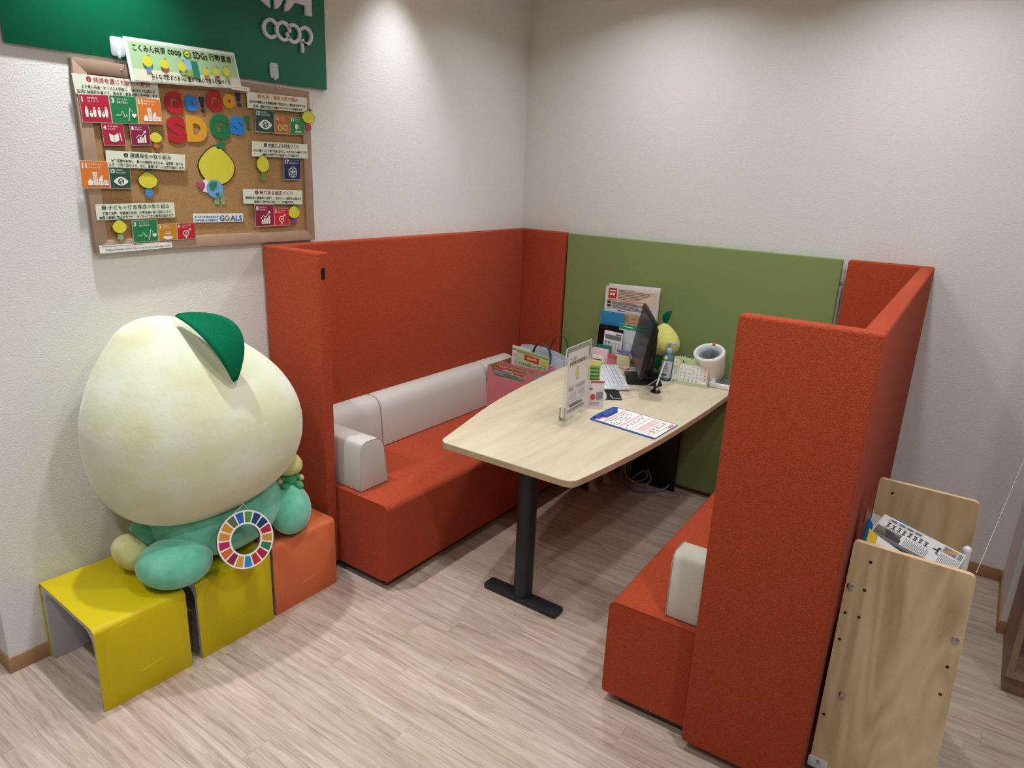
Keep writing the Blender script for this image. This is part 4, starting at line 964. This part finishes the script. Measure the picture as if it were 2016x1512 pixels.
tag(G().tube(smooth_path([Vector(p) - Vector((1.1, -.5, ZT)) for p in ((1.055, -.625, ZT + .010), (1.09, -.57, ZT + .004), (1.13, -.49, ZT + .003), (1.175, -.385, ZT + .004), (1.215, -.30, ZT + .02), (1.20, -.24, ZT + .09))], 6), .0022, 8).build('keyboard_cable', WC, None, (1.1, -.5, ZT), smooth=True), 'white keyboard cable running to the monitor', 'cable')

# monitor
mo = thing('monitor', 'black flat monitor seen edge-on at the far end of the table', 'monitor', (1.0521, -.4260, ZT))
yaw, tl = -1.0358, .1686
hd = Vector((cos(yaw), sin(yaw), 0)); sn = Vector((sin(yaw), -cos(yaw), 0)); up = Vector((0, 0, 1)) * cos(tl) - sn * sin(tl); fn_ = sn * cos(tl) + Vector((0, 0, 1)) * sin(tl)
MF = lambda a, b, c: tuple(hd * a + up * b + fn_ * c + Vector((0, 0, .102)))
wM, hM = .549, .289
G().box(-wM / 2, wM / 2, 0, hM, -.018, 0, fn=MF).build('housing', BLACK, mo, bevel=.003)
G().box(-wM / 2 + .012, wM / 2 - .012, .016, hM - .012, -.0005, .0008, fn=MF).build('screen', M('screen_glass', '15171B', .28, spec=.25), mo)
G().prism([(-.19, .03), (.19, .03), (.15, .24), (-.15, .24)], -.052, -.018, lambda a, b, c: MF(a, b, c)).build('rear_cover', BLACK, mo, bevel=.006)
SF = lambda a, b, c: tuple(hd * a + sn * b + Vector((0, 0, c)))
G().box(-.115, -.045, -.115, -.085, .012, .25, fn=SF).build('neck', BLACK, mo, bevel=.004)
G().box(-.20, .03, -.152, .03, .0005, .014, fn=SF).build('base', BLACK, mo, bevel=.003)
G().box(-.14, -.02, -.13, -.05, .012, .03, fn=SF).build('base_step', BLACK, mo, bevel=.003)

# pen on a weighted black stand
pn_ = thing('pen_stand', 'black counter pen stand with a white ball-topped pen', 'pen stand', (1.214, -.49, ZT))
G().lathe([(0.0, 0), (.026, 0), (.026, .006), (.021, .011), (.013, .014), (.013, .03), (.009, .036), (0, .036)], 28).build('base', BLACK, pn_, smooth=True, ang=40)
G().box(.0085, .014, -.012, -.004, .014, .028).build('sticker', PAPER, pn_)
tip = Vector((.022, .03, .165))
pp = G().tube([(.0, 0, .03), tuple(tip * .6 + Vector((0, 0, .012))), tuple(tip)], [.0045, .005, .0045], 14).build('pen', WHITEP, pn_, smooth=True)
G().ellip(tuple(tip + Vector((.002, .002, .014))), (.0095, .0095, .010), nu=16, nv=12).build('ball_top', M('ball_yellow', 'E6DE6A', .4), pp, smooth=True)
G().tube([tuple(tip), tuple(tip + Vector((.001, .001, .006)))], .006, 12).build('collar', M('collar_green', '8CBF5A', .5), pp)

# desk calendar (tent)
cal = thing('desk_calendar', 'tent desk calendar showing month 6 on the table', 'calendar', (1.2935, -.2545, ZT))
ca = Vector((.187, .021, 0)).normalized(); cn = Vector((ca.y, -ca.x, 0)); Wc = .188
CF = lambda a, b, c: tuple(ca * a + cn * b + Vector((0, 0, c)))
G().prism([(0, .001), (-.046, .001), (-.030, .142), (-.0285, .142), (-.042, .004), (-.004, .004), (-.0265, .142), (-.025, .142)], -Wc / 2, Wc / 2, lambda a, b, c: CF(c, a, b)).build('tent_board', PAPER, cal)
cO = Vector((1.2935, -.2545, ZT))
pg = Sheet('page', [cO + Vector(CF(-Wc / 2, -.0235, .1415)), cO + Vector(CF(Wc / 2, -.0235, .1415)), cO + Vector(CF(Wc / 2, .0012, .010)), cO + Vector(CF(-Wc / 2, .0012, .010))], PAPER, thick=.0004, parent=cal)
LG = M('cal_green', 'BFD39A', .6)
pg.rects('green_field', [(.0, 0, 1, .25), (0, .25, .19, .97), (.0, .93, 1, 1)], LG); pg.rects('sunday_column', [(.885, .27, .985, .80)], M('cal_peach', 'F3D3BE', .6))
pg.rect('side_panel', .02, .10, .17, .90, M('cal_cream', 'E6EAD6', .6))
pg.text('6', .25, .08, None, .21, TXT, .03, 'month'); pg.rect('small_text', .33, .15, .40, .175, INKG)
pg.rects('grid_lines', [(.19, .26 + .134 * i, .99, .263 + .134 * i) for i in range(6)] + [(.19 + .1143 * i, .26, .192 + .1143 * i, .93) for i in range(8)], M('rule_pale', 'B9BCC8', .7))
for d_ in range(1, 31):
    q = d_ + 2; cx, cy = q % 7, q // 7
    pg.k = 5; pg.text(str(d_), .235 + .1143 * cx, .30 + .134 * cy, None, .355 + .134 * cy, TXT if cx < 6 else M('print_pink'), .02, 'date')
pg.rects('small_text', [(.03, .36 + .045 * i, .15, .372 + .045 * i) for i in range(8)] + [(.62 + .025 * (i % 6), .10 + .03 * (i // 6), .632 + .025 * (i % 6), .115 + .03 * (i // 6)) for i in range(24)], INKG)
pg.polys('fruit_print', [drop(.10, .20, .035, .05)], FRY)
for k in list(range(3)) + list(range(8, 11)):
    a = -Wc / 2 + .03 + k * .0125
    G().tube([CF(a, -.0275 + .007 * cos(q), .141 + .007 * sin(q)) for q in [2 * pi * i / 14 for i in range(14)]], .0016, 6, closed=True).build('binding_ring', WHITEP, cal, smooth=True)

# hand sanitiser pump bottle
bo = thing('pump_bottle', 'blue hand sanitiser pump bottle beside the calendar', 'bottle', (1.160, -.232, ZT))
BG = M('bottle_blue', '86B8D4', .12, trans=.6, ior=1.33)
G().lathe([(0, .001), (.031, .001), (.034, .006), (.034, .115), (.031, .128), (.022, .142), (.014, .150), (.014, .158), (0, .158)], 32).build('bottle', BG, bo, smooth=True, ang=50)
lb = G().lathe([(.0344, .018), (.0344, .112)], 40, caps=False).build('label', M('label_white', 'D3D9E2', .5), bo, smooth=True)
for a0, a1, hx, z0, z1 in ((-.42, .05, '23418F', .018, .112), (-2.2, -1.2, '5A6A86', .03, .04), (-2.0, -1.1, '8A96AA', .06, .064), (-2.0, -1.1, '8A96AA', .07, .074), (-2.0, -1.1, '8A96AA', .08, .084), (-2.0, -1.1, '6E7C98', .095, .10)):
    vs = []; m_ = 8
    for k in range(m_ + 1):
        a = a0 + (a1 - a0) * k / m_; vs += [(.0348 * cos(a), .0348 * sin(a), z0), (.0348 * cos(a), .0348 * sin(a), z1)]
    G().add(vs, [(2 * k, 2 * k + 2, 2 * k + 3, 2 * k + 1) for k in range(m_)]).build('label_print', M('lbl_' + hx, hx, .5), lb, fix=False)
pu = G().lathe([(.016, .152), (.017, .156), (.017, .172), (.012, .178), (.005, .180), (.005, .196), (.011, .198), (.011, .208), (0, .209)], 24).build('pump', M('pump_clear_blue', '9FC0D6', .2), bo, smooth=True, ang=40)
G().tube([(0, 0, .203), (.028, .016, .203), (.034, .019, .198)], .004, 10).build('nozzle', M('pump_clear_blue'), pu, smooth=True)

# doll on the table
small_doll('plush_doll', 'yellow plush doll with green body and leaf behind the monitor', (1.090, -.158, ZT + .0142), .198, radians(-95), '2F8F63', 'E2DC7E', True)

# blood pressure monitor
bp = thing('blood_pressure_monitor', 'white arm-cylinder blood pressure monitor at the far right of the table', 'blood pressure monitor', (1.365, -.150, ZT))
ax = Vector((-.02, -.40, .915)).normalized(); bx = Vector((1, 0, 0)); bx = (bx - ax * bx.dot(ax)).normalized(); by = ax.cross(bx)
CB = Vector((-.005, .005, .118))
BF = lambda x, y, z: tuple(CB + bx * x + by * y + ax * z)
WH = M('bp_white', 'EFEDE8', .3)
G().lathe([(.066, -.085), (.072, -.075), (.083, .05), (.083, .064), (.078, .072), (.070, .072), (.066, .066), (.060, .0), (.058, -.08)], 48, fn=BF, caps=False).build('cylinder', WH, bp, smooth=True, ang=60)
G().lathe([(.0665, .067), (.056, .062), (.050, .050), (.047, -.03), (0, -.035)], 40, fn=BF, caps=False).build('inner_ring', M('bp_inner', 'B9BFCC', .45), bp, smooth=True, ang=60)
G().lathe([(.049, .045), (.043, .052), (.037, .040), (.034, 0), (.030, -.03)], 30, fn=lambda x, y, z: BF(x * (1 + .10 * sin(5 * math.atan2(y, x))), y * (1 + .10 * cos(4 * math.atan2(y, x))), z), caps=False).build('cuff_fabric', M('bp_cuff', '8B8D92', .9), bp, smooth=True)
G().box(-.007, .007, .064, .078, .062, .080, fn=BF).build('orange_button', M('bp_orange', 'E0702C', .4), bp, bevel=.002)
G().prism([(-.035, .003), (.055, .003), (.062, .05), (-.03, .05)], -.045, .045, lambda a, b, c: (c, a, b)).build('pedestal', WH, bp, bevel=.01, seg=3)
G().box(.02, .135, -.05, .06, .001, .028).build('base_unit', WH, bp, bevel=.006, seg=3)
G().box(.05, .125, -.04, .045, .028, .0295).build('display', M('bp_display', '6F757C', .25), bp)

# stepped brochure organiser with its contents
og = thing('desk_organiser', 'clear acrylic stepped organiser against the green panel', 'organiser', (.815, -.13, ZT))
def lip(y, z0, z1, x1=.10): G().box(-.155, x1, y + .13 - .001, y + .13 + .001, z0, z1).build('clear_tier', GLASS, og)
lip(-.212, .001, .050); lip(-.172, .04, .085); lip(-.125, .06, .14, .08); lip(-.086, .10, .28, .07)
G().box(-.155, .10, -.084, .068, .0005, .0025).build('clear_base', GLASS, og)
for xx in (-.157, .068):
    G().prism([(-.082, .001), (.068, .001), (.068, .28), (.045, .28), (.004, .14), (-.042, .085), (-.082, .05)], xx, xx + .002, lambda a, b, c: (c, a, b)).build('clear_side', GLASS, og)
for yy, zz in ((-.022, .045), (.02, .075), (.05, .11)): G().box(-.155, .068, yy - .018, yy + .016, zz - .002, zz).build('clear_step', GLASS, og)
def item(name, label, cat, p0, p1, y, zb, th, mat, lean=0., bevel=.0, xs=None):
    x0, x1, _, z1 = vrect(p0, p1, y)
    return Sheet(name, [(x0, y + lean, z1), (x1, y + lean, z1 + (xs or 0)), (x1, y, zb), (x0, y, zb)], mat, label, cat, thick=th)
s = item('notice_sheet', 'white notice with red seal and fine print standing at the panel', 'notice', (1193, 562), (1291, 640), -.080, ZT + .112, .002, M('notice_white', 'E6E4E4', .6), .004, xs=.012)
s.rect('peach_field', .04, .05, .97, .30, M('peach', 'E8D2BE', .7)); s.rect('red_seal', .06, .035, .22, .215, M('seal_red', 'C0392F', .6)); s.rects('seal_text', [(.08, .07, .20, .09), (.09, .12, .13, .16), (.145, .12, .185, .16)], PAPER)
s.rects('fine_print', [(.25, .05 + .026 * i, .55 + .05 * ((i * 7) % 8), .06 + .026 * i) for i in range(7)], M('print_brown', '7A5A4E', .7)); s.rects('red_print', [(.06, .235, .80, .245)], PK)
s.rects('black_tab', [(.05, .26 + .062 * i, .12, .305 + .062 * i) for i in range(4)], INK); s.rects('fine_print', [(.14, .265 + .021 * i, .60 + .05 * ((i * 5) % 7), .275 + .021 * i) for i in range(11)], INKM)
s = item('notice_sheet', 'blank white sheet sticking out behind the red-seal notice', 'sheet', (1199, 558), (1293, 640), -.070, ZT + .112, .0015, PAPER, .004, xs=.012)
s = item('document_sheet', 'white document in front of the red-seal notice', 'sheet', (1190, 605), (1262, 640), -.084, ZT + .112, .002, M('doc_white', 'D9DCE2', .5), .004); s.rect('title_line', .35, .02, .55, .05, INKM)
item('pamphlet', 'blue pamphlet stack in the organiser left of the brown envelope', 'pamphlet', (1183, 611), (1229, 640), -.098, ZT + .078, .010, M('pamphlet_cyan', '2F86B8', .45), .006)
s = item('envelope', 'brown paper envelope in the organiser', 'envelope', (1229, 617), (1258, 640), -.096, ZT + .078, .004, M('kraft_paper', 'BE9C70', .8), .004); s.rect('stamp_box', .06, .06, .28, .20, M('kraft_print', '9A7C58', .8)); s.rects('address_text', [(.5, .10, .75, .13)], M('kraft_print'))
x0, x1, z0, z1 = vrect((1179, 637), (1223, 700), -.125)
tag(G().prism(rrect(x0 - .75, x1 - .75, .047, z1 - ZT, .012), -.004, .004, lambda a, b, c: (a, c + .02 * (b / .2), b)).build('tablet', M('tablet_black', '0A0A0B', .25), None, (.75, -.138, ZT), bevel=.001), 'black tablet standing in the organiser behind the calculator', 'tablet')
s = item('note_pad', 'white note pad with green header band in the organiser', 'note pad', (1219, 637), (1254, 690), -.128, ZT + .047, .006, M('pad_white', 'D4DAE4', .5), .008); s.rect('green_header', 0, 0, 1, .15, M('header_green', '0F9A72', .5)); s.rect('header_text', .2, .06, .7, .085, M('print_white')); s.rects('rule', [(.05, .55, .95, .555)], INKG)
s = item('calculator', 'white desk calculator leaning on the black tablet', 'calculator', (1189, 650), (1221, 697), -.162, ZT + .047, .008, M('calc_white', 'E4E4E6', .4), .012, xs=-.006)
s.rect('display', .06, .14, .94, .32, M('lcd_grey', '6E7672', .3)); s.rect('solar_cell', .62, .07, .94, .11, INK)
for r in range(5):
    for k in range(5):
        g2 = (r == 0 and k < 2); s.k = 3
        s.rect('key', .07 + .18 * k, .40 + .115 * r, .20 + .18 * k, .48 + .115 * r, M('key_teal', '2F8F86', .5) if g2 else M('key_grey', 'C2C2C6', .5) if not (r == 2 and k == 4) else M('key_rose', 'A07A80', .5))
def smallbox(name, label, cat, p0, p1, y, d, zb, mat, bev=.002):
    x0, x1, z0, z1 = vrect(p0, p1, y); cx = (x0 + x1) / 2
    return tag(G().box(x0 - cx, x1 - cx, 0, d, 0, z1 - zb).build(name, mat, None, (cx, y, zb), bevel=bev), label, cat), (x0, x1, z1)
b_, (x0, x1, z1) = smallbox('card_box', 'dark teal box behind the pink box in the organiser', 'box', (1176, 677), (1201, 700), -.180, .012, ZT + .003, M('box_teal', '0F6E5C', .5))
b_, (x0, x1, z1) = smallbox('tissue_box', 'small pink patterned box at the left end of the organiser', 'box', (1166, 684), (1194, 715), -.208, .026, ZT + .003, M('box_pink', 'E6C2CC', .5, var=.05, vscale=200))
G().box(-.04, .03, -.003, 0.0, .012, .05).build('white_label', PAPER, b_); G().box(-.038, .02, -.0035, -.003, .022, .029).build('label_text', INK, b_)
s = item('sticky_card', 'red card pack in the front tier of the organiser', 'card', (1195, 697), (1213, 716), -.200, ZT + .003, .012, M('card_red', 'D8566A', .5)); s = item('sticky_card', 'pale yellow card pack in the front tier of the organiser', 'card', (1213, 698), (1238, 722), -.200, ZT + .003, .012, M('card_yellow', 'E3D9A0', .5))
b_, _q = smallbox('clip_tray', 'pale violet translucent tray beside the calculator', 'tray', (1216, 688), (1238, 704), -.160, .014, ZT + .047, M('tray_violet', '8E93C6', .3, trans=.3))
jr = thing('glass_jar', 'little clear jar with pink lid in front of the organiser', 'jar', (.955, -.315, ZT))
G().lathe([(0, .001), (.02, .001), (.022, .005), (.022, .032), (.018, .038)], 24).build('jar_body', GLASS, jr, smooth=True); G().lathe([(.019, .037), (.02, .039), (.02, .048), (0, .05)], 24).build('lid', M('lid_pink', 'E6B8B0', .4), jr, smooth=True)

# ================================================================== things on the left sofa
SZ = .4035
def filebox(x0, x1, y0, y1, z1, label):
    t = thing('file_box', label, 'file box', ((x0 + x1) / 2, (y0 + y1) / 2, SZ), 0, 'pink file boxes on the sofa')
    w_, d_, h_ = (x1 - x0) / 2, (y1 - y0) / 2, z1 - SZ
    PKM = M('file_box_pink', 'DE8A92', .5); th = .003; hc = h_ - .055
    shape = [(-w_, 0), (w_, 0), (w_, h_)] + [(w_ - .045, h_), (w_ - .05, h_ - .03), (w_ - .07, hc), (-w_ + .055, hc), (-w_ + .035, hc + .008), (-w_ + .03, h_ - .012), (-w_ + .02, h_)] + [(-w_, h_)]
    G().prism(shape, -d_, -d_ + th, lambda a, b, c: (a, c, b)).build('side_panel', PKM, t)
    G().box(-w_, w_, d_ - th, d_, 0, h_).build('side_panel', PKM, t)
    e = G().box(w_ - th, w_, -d_ + th, d_ - th, 0, h_).build('end_panel', PKM, t)
    G().box(-w_, -w_ + th, -d_ + th, d_ - th, 0, h_).build('end_panel', M('kraft_inside', '9B7A50', .8), t)
    G().box(-w_ + th, w_ - th, -d_ + th, d_ - th, 0, th).build('bottom_panel', PKM, t)
    LB = M('label_grey', 'A7B4BE', .5)
    for z0 in (.03, .085, .14, .195): G().box(w_, w_ + .001, -d_ + .012, d_ - .012, z0 * h_ / .257, (z0 + .045) * h_ / .257).build('index_label', LB, e)
    return t
filebox(.172, .494, -.543, -.430, .66, 'pink file box of hanging folders, nearer one on the left sofa')
filebox(.172, .497, -.420, -.308, .66, 'pink file box with leaflets, farther one on the left sofa')
for k, (hx, y0, z0, lab) in enumerate((('7E8A6E', -.522, .622, 'sage green folder at the front of the nearer pink box'), ('9AA6A8', -.503, .632, 'grey blue folder in the nearer pink box'), ('D46878', -.487, .645, 'pink tabbed folder in the nearer pink box'), ('B08A3A', -.465, .655, 'mustard tabbed folder at the back of the nearer pink box'))):
    G_ = G().prism([(-.15, 0), (.145, 0), (.145, z0 - SZ - .004 - .012), (.06 - .06 * k, z0 - SZ - .016), (.05 - .06 * k, z0 - SZ), (-.04 - .03 * k, z0 - SZ), (-.05 - .03 * k, z0 - SZ - .014), (-.15, z0 - SZ - .014)], -.004, .004, lambda a, b, c: (a, c, b)).build('document_folder', M('folder_' + hx, hx, .6), None, (.33, y0, SZ + .004))
    tag(G_, lab, 'folder', 'folders in the nearer pink box')
fl2 = Sheet('leaflet', [(.245, -.352, .742), (.475, -.352, .726), (.475, -.362, .43), (.245, -.362, .43)], M('app_leaflet', 'CDE0B4', .5), 'green leaflet with red ribbon standing in the farther pink box', 'leaflet', thick=.002)
fl2.polys('red_ribbon', [[(.25, .08), (.72, .10), (.70, .15), (.72, .21), (.25, .19), (.27, .135)]], M('ribbon_red', 'CC3428', .5)); fl2.rect('ribbon_text', .33, .12, .64, .165, M('ribbon_print', 'E9B97A', .5)); fl2.rect('yellow_note', .80, .11, .97, .21, M('note_yellow', 'DED44A', .5))
fl2.text('こくみん共済 coop 公式アプリ', .10, .24, .97, .315, M('print_1F6B45', '1F6B45', .6), .02); fl2.text('キャンペーン', .40, .36, .97, .42, M('print_1F6B45'), .02); fl2.rect('leaf_band', .02, .02, .98, .06, M('leaf_print_green'))
fl3 = Sheet('leaflet', [(.205, -.340, .752), (.33, -.340, .742), (.33, -.35, .43), (.205, -.35, .43)], PAPER, 'white leaflet with red characters behind the green leaflet', 'leaflet', thick=.002)
fl3.text('保障', .06, .14, .34, .2, M('print_pink'), .02); fl3.rect('green_tab', .05, .05, .22, .08, LFG)
bg = thing('paper_bag', 'white shopping bag with green ribbon handles on the left sofa', 'bag', (.37, -.270, SZ))
BGM = M('bag_white', 'E4E6EE', .4, var=.1, vscale=14, hex2='BFD0E8', bump=.4, bscale=25)
G().prism([(-.16, 0), (.17, 0), (.175, .30), (.10, .318), (.0, .325), (-.10, .335), (-.165, .33)], -.030, -.028, lambda a, b, c: (a, c, b)).build('front_wall', BGM, bg)
G().prism([(-.16, 0), (.17, 0), (.175, .31), (.10, .33), (.0, .345), (-.10, .345), (-.165, .335)], .026, .028, lambda a, b, c: (a, c, b)).build('back_wall', BGM, bg)
G().box(-.165, -.161, -.028, .026, 0, .325).build('side_wall', BGM, bg); G().box(.171, .175, -.028, .026, 0, .30).build('side_wall', BGM, bg); G().box(-.16, .17, -.028, .026, 0, .003).build('bag_bottom', BGM, bg)
HG = M('ribbon_green', '1F4F38', .6)
def strap(P, wv):
    P = smooth_path(P, 6); g = G(); vs = []
    for p in P: vs += [p - Vector(wv), p + Vector(wv)]
    o = g.add(vs, [(2 * i, 2 * i + 1, 2 * i + 3, 2 * i + 2) for i in range(len(P) - 1)]).build('handle', HG, bg, smooth=True)
    md = o.modifiers.new('t', 'SOLIDIFY'); md.thickness = .002
strap([(-.04, -.032, .28), (-.035, -.034, .33), (-.01, -.036, .372), (.03, -.036, .385), (.07, -.036, .36), (.088, -.034, .315), (.09, -.032, .27)], (.004, .006, 0))
strap([(.04, .031, .28), (.045, .031, .36), (.09, .031, .43), (.14, .031, .43), (.165, .031, .36), (.165, .031, .30)], (.001, .006, 0))
pb = thing('plastic_bag', 'clear crumpled plastic bag leaning beside the shopping bag', 'bag', (.605, -.33, SZ))
G().ellip((0, 0, .128), (.045, .06, .128), nu=24, nv=18, fn=lambda p: Vector((p.x * (1 + .12 * sin(p.z * 60 + p.x * 90)), p.y * (1 + .1 * sin(p.z * 45)), p.z))).build('film', M('bag_film', 'C9CCD2', .25, trans=.35), pb, smooth=True, ang=60)

# ================================================================== things on the floor under the table
pc = thing('computer_tower', 'slim desktop computer standing on triangular feet under the table', 'computer', (.785, -.235, 0))
PCM = M('pc_grey', 'A69A9C', .5)
G().box(-.048, .046, -.175, .175, .012, .345).build('case', PCM, pc, bevel=.003)
fr = G().box(-.046, .044, -.187, -.175, .014, .343).build('front_bezel', BLACK, pc, bevel=.003)
for z in (.06, .075, .09): G().box(-.02, .02, -.189, -.187, z, z + .006).build('port', M('port_grey', '55585C', .4), fr)
for y_ in (-.15, .01):
    for sg in (-1, 1):
        x0 = .046 if sg > 0 else -.048
        G().prism([(x0, 0), (x0 + sg * .05, 0), (x0 + sg * .004, .062), (x0, .062)], y_ - .02, y_ + .02, lambda a, b, c: (a, c, b)).build('stabiliser_foot', M('foot_grey_white', 'C9C6C8', .5), pc, bevel=.001)
def cable(label, pts, r, mat):
    o = Vector(pts[0]); tag(G().tube(smooth_path([Vector(p) - o for p in pts], 6), r, 8).build('cable', mat, None, o, smooth=True), label, 'cable', 'cables on the floor under the table')
CG = M('cable_grey', '8E8F90', .5); CBg = M('cable_blue_grey', '7F98A6', .5)
cable('grey cable coiled in a big loop on the floor under the table', [(.90, -.09, .10), (.90, -.13, .03), (.95, -.19, .006), (1.05, -.22, .005), (1.14, -.19, .005), (1.21, -.20, .005), (1.27, -.15, .005), (1.26, -.115, .005), (1.17, -.12, .006)], .0042, CG)
cable('blue grey cable curving in front of the coil under the table', [(.895, -.08, .13), (.905, -.14, .03), (.99, -.235, .006), (1.08, -.235, .013), (1.17, -.145, .014), (1.205, -.125, .05)], .0042, CBg)
cable('pale thin cable bent in a narrow loop under the table', [(.905, -.085, .16), (.93, -.14, .05), (.99, -.14, .016), (1.06, -.118, .05), (1.04, -.125, .09), (.985, -.165, .03), (1.06, -.17, .016), (1.09, -.125, .05), (1.06, -.115, .10)], .0032, M('cable_pale', 'B9B9B4', .5))
